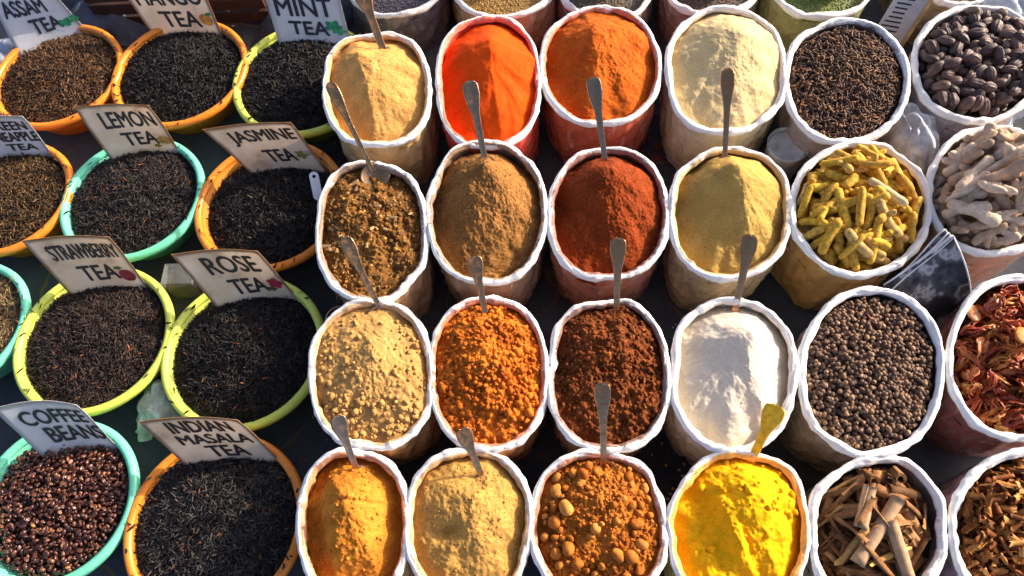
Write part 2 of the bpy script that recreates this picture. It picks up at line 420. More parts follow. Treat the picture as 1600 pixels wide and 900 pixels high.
mk('A0', (.06, .055, .07), 'sack of tiny dark purple seeds behind the wide spoon handle', stain=(.1, .08, .1), stain_amt=.3, h=.118)
mk('B0', (.30, .20, .11), 'back row sack of tan mustard seeds with a glass jar on top', stain=(.4, .25, .08), stain_amt=.3, h=.118)
mk('C0', (.16, .13, .11), 'back row sack of grey brown seeds with an olive cup on top', stain=(.2, .15, .1), stain_amt=.3, h=.118)
mk('D0', (.15, .12, .11), 'back row sack of brown seeds with a purple dish on top', stain=(.2, .15, .1), stain_amt=.3, h=.118)
mk('E0', (.20, .20, .09), 'back row sack of green fennel seeds with a pink dish on top', stain=(.25, .3, .1), stain_amt=.3, h=.118)
mk('F0', (.25, .17, .09), 'small sack of brown seeds behind the black cardamom', stain=(.2, .12, .05), stain_amt=.3, h=.118)
mk('A1', (.42, .28, .13), 'sack of pale yellow beige powder nearest the mint tea bowl')
mk('B1', (.42, .05, .03), 'sack of bright red chili powder with red walls', stain_amt=.6)
mk('C1', (.34, .07, .035), 'sack of orange red chili powder with dark red walls')
mk('D1', (.50, .40, .25), 'sack of pale cream powder with beige walls', stain_amt=.25)
mk('E1', (.22, .17, .14), 'sack filled with dark whole cloves', taper=.80, stain=(.12, .06, .03), stain_amt=.25, n=2.1)
mk('F1', (.32, .27, .27), 'sack of large black cardamom pods near the top corner', stain=(.2, .15, .1), stain_amt=.1, n=2.1)
mk('A2', (.24, .15, .09), 'sack of flaky brown mixed masala beside the jasmine tea bowl')
mk('B2', (.25, .17, .12), 'sack of coarse brown ground powder heaped to a peak')
mk('C2', (.26, .11, .075), 'sack of dark red chili powder heaped to a peak', stain_amt=.55)
mk('D2', (.33, .25, .15), 'sack of olive yellow powder heaped to a peak')
mk('E2', (.36, .20, .06), 'sack of yellow turmeric fingers with amber stained walls', stain=(.5, .3, .03), stain_amt=.15, n=2.1)
mk('F2', (.36, .25, .17), 'sack of pale dried ginger roots beside the folded newspaper', stain=(.4, .3, .2), stain_amt=.1, n=2.1)
mk('A3', (.40, .27, .14), 'sack of clumpy tan powder beside the rose tea bowl')
mk('B3', (.36, .17, .085), 'sack of crumbly bright orange masala', stain_amt=.55)
mk('C3', (.25, .14, .09), 'sack of dark reddish brown coarse masala')
mk('D3', (.52, .44, .35), 'sack of white flour like powder', stain_amt=.3)
mk('E3', (.20, .155, .145), 'sack of black peppercorns with grey brown walls', stain=(.2, .15, .1), stain_amt=.1, n=2.1)
mk('F3', (.20, .07, .06), 'sack of red orange mace with dark maroon walls', stain=(.4, .1, .03), stain_amt=.1, n=2.1, taper=.95)
mk('A4', (.45, .25, .09), 'narrow sack of orange curry powder beside the masala tea bowl', n=2.4)
mk('B4', (.40, .27, .13), 'front sack of tan powder between curry and lumpy spice')
mk('C4', (.36, .16, .07), 'front sack of lumpy reddish brown spice balls')
mk('D4', (.55, .36, .08), 'front sack of vivid yellow turmeric powder', stain_amt=.75)
mk('E4', (.30, .22, .17), 'front sack of cinnamon sticks and bark', stain=(.5, .3, .03), stain_amt=.2, n=2.1)
mk('F4', (.22, .13, .13), 'front corner sack of broken brown bark chips', stain=(.3, .15, .05), stain_amt=.15, n=2.1)

# ------------------------------------------------------------------ ground spices
PM = {}
def pm(k, **kw): return powder_mat('powder_' + k, SPICE[k], **kw)
def ridge(u, v, x0, y0, x1, y1, wid):
    dx, dy = x1 - x0, y1 - y0; L2 = dx * dx + dy * dy
    t = np.clip(((u - x0) * dx + (v - y0) * dy) / L2, 0, 1)
    d = np.hypot(u - x0 - t * dx, v - y0 - t * dy); return np.maximum(0, 1 - d / wid)
def roof(u, v, u0, slant, va, top, kl, kr, ku, kd, floor):
    """a sharp ridge running from a peak towards the front, steeper on its left side"""
    uu = u - u0 - slant * (va - v)
    h = top - np.where(uu < 0, -kl * uu, kr * uu) - np.where(v > va, ku * (v - va), kd * (va - v))
    return np.maximum(h, floor) + .15 * np.minimum(h - floor, 0)
powder(S['A1'], 'powder_heap', 'pale yellow beige powder cut into a flat facet', pm('A1', grain=600),
       lambda u, v: np.minimum(.45 * (-.021 + .058 * cone(u, v, -.05, .25, .95)) + .55 * roof(u, v, -.25, .25, .45, .034, .055, .022, .05, .030, -.022), .030 - .030 * (.55 * u + .8 * (v - .2))), (.0016, 50))
powder(S['B1'], 'powder_heap', 'bright red chili powder with smooth flattened sides', pm('B1', var=.2, grain=800, bump=.25),
       lambda u, v: .35 * (-.022 + .060 * cone(u, v, .12, .22, .85)) + .65 * roof(u, v, .02, .12, .45, .040, .060, .030, .075, .022, -.026), (.0010, 35), (.0002, 400))
powder(S['C1'], 'powder_heap', 'orange red chili powder with a raised middle ridge', pm('C1', speck=(.6, .25, .05)),
       lambda u, v: np.minimum(.4 * (-.020 + .060 * cone(u, v, .0, .38, 1.0)) + .6 * roof(u, v, -.12, .10, .5, .036, .060, .026, .06, .026, -.024), .034 - .030 * (u + .5 * v - .1)), (.0018, 55), (.0007, 300))
powder(S['D1'], 'powder_heap', 'pale cream powder in a rounded heap', pm('D1', var=.12, gl=.75),
       lambda u, v: .6 * (-.013 + .056 * cone(u, v, .15, .35, .85)) + .4 * roof(u, v, .10, .05, .45, .036, .045, .020, .06, .024, -.018) - .003 * gauss(u, v, -.2, -.1, .5, .15, 1.2), (.0018, 45))
powder(S['A2'], 'powder_heap', 'flaky brown masala with bark scraps on top', pm('A2', var=.5, grain=350, speck=(.5, .33, .12), bump=.9),
       lambda u, v: -0.013 + .020 * cone(u, v, -.1, .3, .7) + .008 * ridge(u, v, -.5, .3, .35, .3, .5), (.0042, 60), (.0022, 220),
       lumps=[dict(n=420, rmin=.0012, rmax=.0045, rough=.5), dict(n=130, rmin=.0012, rmax=.004, col=(2.4, 2.4, 2.0), rough=.5)])
powder(S['B2'], 'powder_heap', 'coarse brown powder in a tall peak', pm('B2', var=.22, grain=420, bump=.9, speck=(.42, .27, .1)),
       lambda u, v: -0.025 + .072 * cone(u, v, .0, .48, .95) - .005 * gauss(u, v, -.12, .55, .12), (.0022, 70), (.0012, 330), lumps=[dict(n=700, rmin=.0006, rmax=.0016)])
powder(S['C2'], 'powder_heap', 'dark red chili powder in a tall peak', pm('C2', var=.25, grain=520, speck=(.36, .09, .02)),
       lambda u, v: .6 * (-.027 + .078 * cone(u, v, .0, .48, .95)) + .4 * roof(u, v, .06, .12, .5, .044, .070, .030, .07, .030, -.026) - .007 * gauss(u, v, -.2, -.25, .16, .45), (.0020, 60), (.0010, 330), lumps=[dict(n=300, rmin=.0005, rmax=.0014)])
powder(S['D2'], 'powder_heap', 'olive yellow powder in a tall ridged peak', pm('D2', var=.15),
       lambda u, v: .6 * (-.027 + .084 * cone(u, v, .02, .5, .95)) + .4 * roof(u, v, .10, .16, .5, .048, .080, .030, .075, .030, -.028) - .007 * gauss(u, v, -.1, -.2, .2, .6, .05), (.0018, 45), (.0005, 330))
edge = lambda u, v: .06 + .94 * min(1, math.hypot(u - .05, v - .15)) ** 2.4
powder(S['A3'], 'powder_heap', 'tan powder with round clumps along the rim', pm('A3', var=.18),
       lambda u, v: -0.007 + .030 * cone(u, v, .05, .2, .8), (.0022, 50), (.0008, 300),
       lumps=[dict(n=520, rmin=.0005, rmax=.0044, rho_f=edge, pw=3.2, rough=.35), dict(n=110, rmin=.002, rmax=.0065, pw=1.6, rho_f=lambda u, v: 1 if v < -.35 else .05)])
powder(S['B3'], 'powder_heap', 'bright orange masala in moist crumbs', pm('B3', var=.35, grain=450, tint=(.68, .20, .02)),
       lambda u, v: -0.009 + .034 * cone(u, v, .0, .2, .75), (.0030, 70), (.0016, 260),
       lumps=[dict(n=1900, rmin=.0006, rmax=.0050, pw=3.4, rough=.45), dict(n=70, rmin=.003, rmax=.0075, pw=1.5, rough=.35, rho_f=lambda u, v: .9 if v < .1 else .15)])
powder(S['C3'], 'powder_heap', 'dark reddish brown masala with small crumbs', pm('C3', var=.35, grain=420, speck=(.4, .16, .05), bump=.9),
       lambda u, v: -0.011 + .040 * cone(u, v, .02, .38, .8) - .008 * gauss(u, v, -.12, .05, .1) - .008 * gauss(u, v, .1, .0, .1, .16), (.0042, 75), (.0022, 230), lumps=[dict(n=1900, rmin=.0006, rmax=.0038, pw=3.2, rough=.45)])
powder(S['D3'], 'powder_heap', 'white flour like powder with a scraped hollow', pm('D3', var=.06, bump=.35, gl=.85),
       lambda u, v: -0.021 + .052 * cone(u, v, .22, .42, .9) - .004 * gauss(u, v, -.3, .2, .3, .5, .4) + .005 * ridge(u, v, -.35, .5, .05, .38, .12) + .006 * ridge(u, v, .12, .4, .32, -.5, .3), (.0018, 40), (.0004, 250), lumps=[dict(n=40, rmin=.0006, rmax=.002)])
powder(S['A4'], 'powder_heap', 'orange curry powder pressed into a block', pm('A4', var=.25, tint=(.64, .25, .028)),
       lambda u, v: -0.027 + .040 * (1 / (1 + np.exp(-(.52 - np.hypot(np.abs(u + .02) * 1.0, np.abs(v - .05) * .75)) * 9))) + .020 * cone(u, v, -.05, .3, .8) - .004 * gauss(u, v, 0, .28, .6, .03, .05), (.0026, 55), (.0008, 260), lumps=[dict(n=350, rmin=.0008, rmax=.003, rho_f=lambda u, v: min(1, abs(v) + .1))])
powder(S['B4'], 'powder_heap', 'tan powder with a hollow and cracks', pm('B4', var=.15, grain=500),
       lambda u, v: -0.017 + .046 * cone(u, v, .1, .35, .7) - .014 * gauss(u, v, -.35, -.12, .2, .1, .3) - .010 * gauss(u, v, .05, .55, .22, .16), (.0022, 50), (.0009, 200), lumps=[dict(n=260, rmin=.0006, rmax=.002)])
powder(S['C4'], 'powder_heap', 'reddish brown crumbs under round spice balls', pm('C4', var=.3, grain=450, tint=(.50, .165, .022)),
       lambda u, v: -0.011 + .032 * cone(u, v, .05, .35, .8), (.0026, 70), (.0016, 260), lumps=[dict(n=1200, rmin=.001, rmax=.0032, pw=2.5, rough=.3)])
powder(S['D4'], 'powder_heap', 'vivid yellow turmeric powder in a broken heap', pm('D4', var=.08, bump=.4, gl=.8),
       lambda u, v: -0.017 + .050 * cone(u, v, .25, .32, .75) - .012 * gauss(u, v, -.45, .05, .22, .6, .35) - .006 * gauss(u, v, .05, -.15, .05, .3, .3) + .006 * ridge(u, v, -.25, .35, .1, -.6, .14) + .005 * gauss(u, v, .1, .6, .2), (.0034, 45), (.0007, 200),
       lumps=[dict(n=60, rmin=.001, rmax=.006, pw=2, rho_f=lambda u, v: 1 if (v > .2 and u > -.2) else .1, rough=.4)])
# ------------------------------------------------------------------ piles of loose pieces
class Pile:
    def __init__(s, S, H, res=.0012, which='inner', zbase=None):
        s.S = S; s.res = res; m = getattr(S, which).max() + .01
        s.x0, s.y0 = S.c[0] - m, S.c[1] - m; s.n = int(2 * m / res) + 2
        xs = s.x0 + np.arange(s.n) * res; ys = s.y0 + np.arange(s.n) * res
        X, Y = np.meshgrid(xs, ys, indexing='ij'); u, v = uv_of(S, X, Y, which)
        s.H = S.h + H(u, v); s.T = s.H.copy(); s.which = which
    def idx(s, x, y): return min(max(int((x - s.x0) / s.res), 0), s.n - 1), min(max(int((y - s.y0) / s.res), 0), s.n - 1)
    def hmax(s, x, y, r):
        i, j = s.idx(x, y); k = max(1, int(r * .6 / s.res)); w = s.H[max(0, i - k):i + k + 1, max(0, j - k):j + k + 1]; return w.max() * .4 + w.mean() * .6
    def excess(s, x, y):
        i, j = s.idx(x, y); return s.H[i, j] - s.T[i, j]
    def stamp(s, x, y, z, r):
        i, j = s.idx(x, y); k = int(r / s.res) + 1
        a, b, c, d = max(0, i - k), min(s.n, i + k + 1), max(0, j - k), min(s.n, j + k + 1)
        X = s.x0 + np.arange(a, b) * s.res - x; Y = s.y0 + np.arange(c, d) * s.res - y
        q = r * r - X[:, None] ** 2 - Y[None] ** 2
        s.H[a:b, c:d] = np.where(q > 0, np.maximum(s.H[a:b, c:d], z + np.sqrt(np.maximum(q, 0))), s.H[a:b, c:d])
    def pick(s, margin, tries):
        best = None
        for _ in range(tries):
            a = rng.uniform(0, 2 * np.pi); R = s_inner(s.S, a, s.which) - margin; r = math.sqrt(rng.uniform()) * R
            x, y = s.S.c[0] + r * math.cos(a), s.S.c[1] + r * math.sin(a); e = s.excess(x, y)
            if best is None or e < best[0]: best = (e, x, y)
        return best[1], best[2]
    def inside(s, x, y, margin):
        a = math.atan2(y - s.S.c[1], x - s.S.c[0]); return math.hypot(x - s.S.c[0], y - s.S.c[1]) < s_inner(s.S, a, s.which) - margin
    def drop(s, L, r, tries=5, yaw=None, xy=None, slope=.6, sink=.25):
        """L half length, r radius; returns centre, axis direction"""
        for _ in range(30):
            x, y = xy if xy else s.pick(r, tries)
            a = rng.uniform(0, 2 * np.pi) if yaw is None else yaw
            dx, dy = math.cos(a) * L * .9, math.sin(a) * L * .9
            if xy or L == 0 or (s.inside(x + dx, y + dy, r * .8) and s.inside(x - dx, y - dy, r * .8)): break
        else: return None
        if L == 0:
            z = s.hmax(x, y, r) + r * (1 - 2 * sink); s.stamp(x, y, z, r); return np.array([x, y, z]), np.array([1.0, 0, 0])
        ts = np.linspace(-1, 1, 5); hs = np.array([s.hmax(x + dx * t, y + dy * t, r) for t in ts]) + r * (1 - 2 * sink)
        z0, sl = (hs[0] + hs[-1]) / 2, np.clip((hs[-1] - hs[0]) / 2, -slope * L, slope * L)
        z0 += max(0, (hs - (z0 + sl * ts)).max()) * .8
        for t in ts: s.stamp(x + dx * t, y + dy * t, z0 + sl * t - r * .1, r)
        d = np.array([dx, dy, sl]); return np.array([x, y, z0]), d / np.linalg.norm(d)
def frame_of(d, spin):
    d = d / np.linalg.norm(d); s_ = np.cross((0, 0, 1.0), d)
    if np.linalg.norm(s_) < 1e-3: s_ = np.array([1.0, 0, 0])
    s_ /= np.linalg.norm(s_); w = np.cross(d, s_)
    c, k = math.cos(spin), math.sin(spin)
    return np.column_stack([d, c * s_ + k * w, -k * s_ + c * w])
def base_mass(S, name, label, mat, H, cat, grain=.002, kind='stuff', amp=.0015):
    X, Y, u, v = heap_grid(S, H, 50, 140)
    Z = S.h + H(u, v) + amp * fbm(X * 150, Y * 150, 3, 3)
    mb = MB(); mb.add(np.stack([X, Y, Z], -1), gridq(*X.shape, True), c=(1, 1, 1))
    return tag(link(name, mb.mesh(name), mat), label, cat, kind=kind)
CAMP = np.array([0, 0, HC])
def scatter(pile, count, variants, mat, name, label, cat, group, Lr, single=300, tries=5, spin=None, sink=.25, slope=.6, stuff_label=None, scale=(.85, 1.15)):
    """drop count pieces; the `single` nearest become objects, the rest one stuff mesh"""
    placed = []
    for k in range(count):
        vi = rng.integers(len(variants)); L, r = Lr[vi] if isinstance(Lr, list) else Lr
        f = rng.uniform(*scale); q = pile.drop(L * f, r * f, tries, sink=sink, slope=slope)
        if q is None: continue
        c, d = q; sp = rng.uniform(0, 2 * np.pi) if spin is None else rng.normal() * spin
        if L == 0: Rm = rrot()
        else: Rm = frame_of(d * (1 if rng.uniform() < .5 else -1), sp)
        placed.append((c, Rm, f, vi))
    # how much of each still shows from above
    def shows(p):
        c = p[0]; i, j = pile.idx(c[0], c[1]); return pile.H[i, j] - c[2]
    vis = [p for p in placed if shows(p) < .006]
    vis.sort(key=lambda p: np.linalg.norm(p[0] - CAMP))
    chosen = vis[:single]; cid = set(map(id, chosen)); rest = [p for p in placed if id(p) not in cid]
    if len(placed) - len(chosen) < 0.35 * len(placed) and len(placed) <= 300: chosen, rest = placed, []
    objs = []
    for c, Rm, f, vi in chosen:
        o = bpy.data.objects.new(name, variants[vi]); COL.objects.link(o)
        if not variants[vi].materials: variants[vi].materials.append(mat)
        m = Matrix(Rm.tolist()).to_4x4(); m = Matrix.Translation(c) @ m @ Matrix.Scale(f, 4); o.matrix_world = m
        tag(o, label, cat, group); objs.append(o)
    if rest:
        mb = MB(); cache = {}
        for c, Rm, f, vi in rest:
            if vi not in cache:
                me = variants[vi]; v = np.empty(len(me.vertices) * 3); me.vertices.foreach_get('co', v)
                qs = np.array([p.vertices[:] for p in me.polygons if len(p.vertices) == 4]); tr = np.array([p.vertices[:] for p in me.polygons if len(p.vertices) == 3])
                cache[vi] = (v.reshape(-1, 3), qs, tr)
            v, qs, tr = cache[vi]; mb.add(v @ Rm.T * f + c, qs, tr, c=(rng.uniform(),) * 3)
        o = link(name + 's', mb.mesh(name + 's'), MATS.get(mat.name + '_rest', mat))
        tag(o, stuff_label or (label + ', the rest of the heap'), cat, kind='stuff')
    return objs
def piece_mat2(name, stops, **k):
    """a piece material, and its twin for the joined remainder (same colours, picked per piece by attribute)"""
    m = piece_mat(name, stops, **k)
    r = piece_mat(name + '_rest', stops, **k); nt = r.node_tree
    a = nt.nodes.new('ShaderNodeAttribute'); a.attribute_name = 'col'
    for l in list(nt.links):
        if l.from_node.type == 'OBJECT_INFO': ts = l.to_socket; nt.links.remove(l); nt.links.new(a.outputs['Fac'], ts)
    MATS[name + '_rest'] = r
    return m
def bent(L, r, bend, n=14, K=11, prof=None, seed=0, bumps=.12, wr=0, flat=1.0):
    """a bent tapering root, pod or finger along X"""
    t = np.linspace(-1, 1, K); P = np.column_stack([t * (L + r * .75), bend * (t * t - .4), .3 * bend * np.sin(t * 2 + seed)])
    pr = prof(t) if prof else np.sqrt(np.maximum(1 - np.abs(t) ** 5, .02)) * (1 - .12 * t)
    V, q, tt = tube(P, r * pr, n, flat)
    a = np.arange(n) / n * 2 * np.pi
    k = 1 + bumps * fbm(V[:, 0] / (r * 1.3) + seed, V[:, 1] / r + V[:, 2] / r * 1.7, seed, 3)
    if wr:  # lengthwise ridges
        aa = np.tile(a, K); aa = np.r_[aa, 0, 0]; k = k * (1 + wr * np.sin(aa * 9 + .6 * np.sin(V[:, 0] / r * 1.5)))
    ctr = np.repeat(P, n, 0); ctr = np.vstack([ctr, P[0], P[-1]])
    return ctr + (V - ctr) * k[:, None], q, tt
def mk_mesh(name, parts, smooth=True):
    mb = MB()
    for p in parts: mb.add(*p)
    return mb.mesh(name, smooth)
def sheet(L, W, curl, twist=0, n=8, m=7, thick=.0008, seed=0, roll=0, jag=.15):
    """a curved bark or leaf chip: thin closed slab along X, curled about X"""
    s = np.linspace(-1, 1, n); t = np.linspace(-1, 1, m)
    Sg, Tg = np.meshgrid(s, t, indexing='ij')
    w = W * (1 + jag * fbm(Sg * 1.5 + seed, Sg * 0 + seed, seed, 2)); x = Sg * L * (1 + jag * fbm(Tg * 1.5, Tg * 0 + seed + 5, seed + 2, 2))
    out = []
    for side in (0, 1):
        rad = W / max(curl, .05); a = Tg * curl * (w / W)
        rr = rad - roll * rad * np.abs(Tg) - side * thick
        y = rr * np.sin(a); z = rr * np.cos(a) - rad * (1 + math.cos(curl)) / 2 * 1
        ca, sa = np.cos(twist * Sg), np.sin(twist * Sg)
        out.append(np.stack([x, y * ca - z * sa, y * sa + z * ca], -1))
    V = np.vstack([o.reshape(-1, 3) for o in out]); N = n * m
    q = np.vstack([gridq(n, m), gridq(n, m)[:, ::-1] + N])
    b = [i * m for i in range(n)]; e = [i * m + m - 1 for i in range(n)]; f = list(range(m)); g = [(n - 1) * m + j for j in range(m)]
    for lst in (b, e, f, g):
        q = np.vstack([q, [(lst[i], lst[i + 1], lst[i + 1] + N, lst[i] + N) for i in range(len(lst) - 1)]])
    return V, q, None

# ---- peppercorns
def pepper_variant(i):
    V, F = ICO2; return mesh('peppercorn', V * (1 + .10 * fbm(V[:, 0] * 2.2 + i, V[:, 1] * 2.2 + V[:, 2] * 2, i, 4, .7))[:, None] * .0035, tris=F)
pep = [pepper_variant(i) for i in range(5)]
pep_m = piece_mat2('peppercorn_skin', [(0, (.085, .046, .034)), (.5, (.20, .108, .064)), (.85, (.33, .185, .10)), (1, (.42, .25, .13))], rough=.5, scale=400, bump=.7, spec=.25)
Hp = lambda u, v: -.015 + .018 * cone(u, v, .0, .1, .7)
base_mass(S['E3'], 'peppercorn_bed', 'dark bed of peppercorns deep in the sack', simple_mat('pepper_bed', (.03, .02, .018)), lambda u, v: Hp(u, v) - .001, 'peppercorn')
pl = Pile(S['E3'], Hp)
scatter(pl, 1750, pep, pep_m, 'peppercorn', 'round black peppercorn lying loose among the others in its sack', 'peppercorn', 'peppercorns in the sack', (0, .0035), tries=4, sink=.12, scale=(.72, 1.15), stuff_label='black peppercorns farther back in the peppercorn sack')
# a single red dried chili on the peppercorns
o = link('chili_pepper', mk_mesh('chili_pepper', [bent(.010, .0032, .002, prof=lambda t: .15 + .85 * np.clip((t + 1) / 1.6, 0, 1) ** .8 * np.where(t > .8, 1 - (t - .8) * 2.5, 1), seed=3)]), simple_mat('red_chili', (.33, .05, .02), .4))
p = at(1363, 500, S['E3'].h + .004); o.location = p; o.rotation_euler = (0, .1, R_(-60)); tag(o, 'small red dried chili lying on the black peppercorns', 'chili')

# ---- cloves
def clove_variant(i):
    g = np.random.default_rng(i); b = g.uniform(-.0012, .0012)
    st = bent(.0052, .00115, b, n=6, K=5, seed=i); hv = ICO1[0] * .0021 + np.array([.0056, b * .6, 0])
    parts = [st, (hv, None, ICO1[1])]
    for k in range(4):
        a = k * 1.571 + i; parts.append(tube([(.0045, b * .6, 0), (.0066, b * .6 + .0022 * math.cos(a), .0022 * math.sin(a))], [.0009, .0004], 4))
    return mk_mesh('clove', parts)
clo = [clove_variant(i) for i in range(5)]
clo_m = piece_mat2('clove_skin', [(0, (.042, .021, .015)), (.5, (.105, .048, .028)), (.82, (.21, .095, .042)), (1, (.42, .19, .07))], rough=.6, scale=500)
Hc_ = lambda u, v: -.015 + .018 * cone(u, v, .1, .2, .7)
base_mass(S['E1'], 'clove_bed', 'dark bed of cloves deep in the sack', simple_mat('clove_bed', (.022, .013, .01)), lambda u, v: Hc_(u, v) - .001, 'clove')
pl = Pile(S['E1'], Hc_)
scatter(pl, 2300, clo, clo_m, 'clove', 'dark brown whole clove lying loose among the others in its sack', 'clove', 'cloves in the sack', (.0052, .0017), tries=4, sink=.2, slope=.9, stuff_label='whole cloves farther back in the clove sack')

# ---- black cardamom
def card_variant(i):
    g = np.random.default_rng(i + 50)
    V, q, t = bent(.0072, .0086, g.uniform(-.0015, .0015), n=36, K=17, prof=lambda t: np.sqrt(np.maximum(1 - np.abs(t + .05) ** 2.3, .01)) * .98 + .03, seed=i, bumps=.10, wr=.075, flat=.82)
    s_ = bent(.0025, .0014, 0, n=6, K=3, seed=i); s_[0][:, 0] += .0128
    return mk_mesh('cardamom_pod', [(V, q, t), s_])
car = [card_variant(i) for i in range(6)]
car_m = piece_mat2('cardamom_skin', [(0, (.060, .030, .025)), (.5, (.115, .060, .048)), (.85, (.18, .10, .072)), (1, (.26, .16, .11))], rough=.55, scale=150, bump=.6)
Hk = lambda u, v: -.030 + .014 * cone(u, v, .0, .1, .8)
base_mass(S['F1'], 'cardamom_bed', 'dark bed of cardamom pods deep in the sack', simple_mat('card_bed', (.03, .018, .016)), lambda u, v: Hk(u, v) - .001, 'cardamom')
pl = Pile(S['F1'], Hk, res=.002)
scatter(pl, 270, car, car_m, 'cardamom_pod', 'ridged brown black cardamom pod lying loose among the others in its sack', 'cardamom pod', 'black cardamom pods in the sack', (.0072, .0080), tries=6, sink=.2, slope=.8)

# ---- turmeric fingers
def turm_variant(i):
    g = np.random.default_rng(i + 90); L = [.031, .027, .024, .034, .018, .029, .025, .013][i]; r = g.uniform(.0056, .0074)
    parts = [bent(L - r * .6, r, g.uniform(-.006, .006), n=14, K=17, prof=lambda t: (.72 + .28 * np.sqrt(np.maximum(1 - t * t, 0))) * np.where(np.abs(t) > .93, .62, 1) * (1 + .045 * np.abs(np.sin(t * 13 + i)) - .02), seed=i, bumps=.085)]
    if i in (1, 5):
        s_ = bent(.006, r * .7, .001, n=10, K=7, seed=i + 7); w = s_[0][:, [1, 0, 2]] + np.array([.2 * L, r * .9, 0]); parts.append((w, s_[1], s_[2]))
    return mk_mesh('turmeric_finger', parts), (L * .86, r * .92)
tv = [turm_variant(i) for i in range(8)]
tur_m = piece_mat2('turmeric_skin', [(0, (.52, .27, .035)), (.4, (.64, .36, .04)), (.75, (.70, .40, .035)), (.9, (.60, .37, .13)), (1, (.78, .44, .01))], rough=.78, scale=150, bump=.7, spec=.2, mottled=.55)
Ht = lambda u, v: -.039 + .020 * cone(u, v, .0, .25, .7)
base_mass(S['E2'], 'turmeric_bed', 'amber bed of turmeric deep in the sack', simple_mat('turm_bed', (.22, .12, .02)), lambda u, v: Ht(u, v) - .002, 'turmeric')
pl = Pile(S['E2'], Ht, res=.002)
scatter(pl, 200, [a for a, b in tv], tur_m, 'turmeric_finger', 'yellow dried turmeric finger lying loose among the others in its sack', 'turmeric', 'turmeric fingers in the sack', [b for a, b in tv], tries=8, sink=.22, slope=.5)
c, d = pl.drop(.030, .008, xy=tuple(at(1377, 313, S['E2'].h + .01)[:2]), yaw=math.atan2(EX[1], EX[0]) - R_(52))
o = link('turmeric_finger', turm_variant(3)[0], simple_mat('pale_turmeric', (.56, .40, .20), .75, .25, 90, .4)); o.matrix_world = Matrix.Translation(c) @ Matrix(frame_of(d, 0).tolist()).to_4x4()
tag(o, 'long pale beige turmeric finger lying on top of the yellow ones', 'turmeric', 'turmeric fingers in the sack')

# ---- dried ginger
def ging_variant(i):
    g = np.random.default_rng(i + 130); L = g.uniform(.017, .029); r = g.uniform(.0080, .0110)
    parts = [bent(L, r, g.uniform(-.008, .008), n=14, K=15, prof=lambda t: (.7 + .35 * np.abs(np.sin(t * 2.6 + i))) * np.where(np.abs(t) > .9, .6, 1), seed=i, bumps=.22, flat=.75)]
    for k in range(g.integers(1, 4)):
        s_ = bent(g.uniform(.006, .013), r * g.uniform(.55, .8), g.uniform(-.003, .003), n=10, K=9, seed=i * 5 + k, bumps=.2, flat=.8)
        a = g.choice([-1, 1]) * g.uniform(.6, 1.4); W = s_[0] @ rotz(a).T + np.array([g.uniform(-.7, .7) * L, math.copysign(r * .9, a), g.uniform(-.002, .003)])
        parts.append((W, s_[1], s_[2]))
    return mk_mesh('ginger_root', parts), (L, r * .95)
gv = [ging_variant(i) for i in range(8)]
gin_m = piece_mat2('ginger_skin', [(0, (.42, .27, .17)), (.5, (.58, .41, .28)), (1, (.70, .54, .39))], rough=.8, scale=90, bump=1.0, spec=.2, mottled=.3)
Hg = lambda u, v: -.040 + .026 * cone(u, v, .0, .3, .8)
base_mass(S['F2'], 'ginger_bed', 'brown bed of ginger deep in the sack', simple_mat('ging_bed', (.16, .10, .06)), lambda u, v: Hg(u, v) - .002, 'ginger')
pl = Pile(S['F2'], Hg, res=.002)
scatter(pl, 115, [a for a, b in gv], gin_m, 'ginger_root', 'pale knobbly dried ginger root lying loose among the others in its sack', 'ginger', 'dried ginger roots in the sack', [b for a, b in gv], tries=8, sink=.25, slope=.6)

# ---- mace
def mace_variant(i):
    g = np.random.default_rng(i + 170); parts = []; op = g.uniform(.45, .85)
    for k in range(8):
        a = k / 8 * 2 * np.pi + g.uniform(-.4, .4); K = 10; t = np.linspace(0, 1, K); Rr = .0095 * g.uniform(.6, 1.25)
        x = -.016 + .034 * t * g.uniform(.65, 1.1); rad = Rr * np.sin(np.pi * (t * op + .06)); tw = a + .7 * t * g.uniform(-1, 1) + .25 * np.sin(t * g.uniform(6, 11) + k)
        P = np.column_stack([x, rad * np.cos(tw), rad * np.sin(tw) * .6]) + g.normal(0, .0006, (K, 3)); parts.append(tube(P, (.0036 * np.sin(np.pi * (t * .8 + .12)) + .0003) * g.uniform(.6, 1.2), 8, flat=.18, up=(g.normal(), g.normal(), g.normal())))
    return mk_mesh('mace_blade', parts), (.012, .0062)
def nut_variant(i):
    g = np.random.default_rng(i + 190)
    return mk_mesh('mace_blade', [bent(.0085, .0098, .001, n=16, K=11, prof=lambda t: np.sqrt(np.maximum(1 - np.abs(t) ** 2.4, .01)), seed=i, bumps=.10, wr=.06, flat=.65)]), (.010, .0078)
mv_ = [mace_variant(i) for i in range(10)]
mac_m = piece_mat2('mace_skin', [(0, (.30, .035, .010)), (.45, (.46, .080, .014)), (.75, (.60, .16, .022)), (.93, (.62, .22, .03)), (1, (.60, .27, .05))], rough=.42, scale=160, bump=.5, spec=.5, mottled=.4)
Hm = lambda u, v: -.032 + .022 * cone(u, v, .0, .15, .8)
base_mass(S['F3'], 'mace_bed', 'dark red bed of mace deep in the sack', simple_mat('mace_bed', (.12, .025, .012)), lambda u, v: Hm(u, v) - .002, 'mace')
pl = Pile(S['F3'], Hm, res=.002)
scatter(pl, 240, [a for a, b in mv_], mac_m, 'mace_blade', 'curled red orange mace blade lying loose among the others in its sack', 'mace', 'mace blades in the sack', [b for a, b in mv_], tries=8, sink=.3, slope=.8)
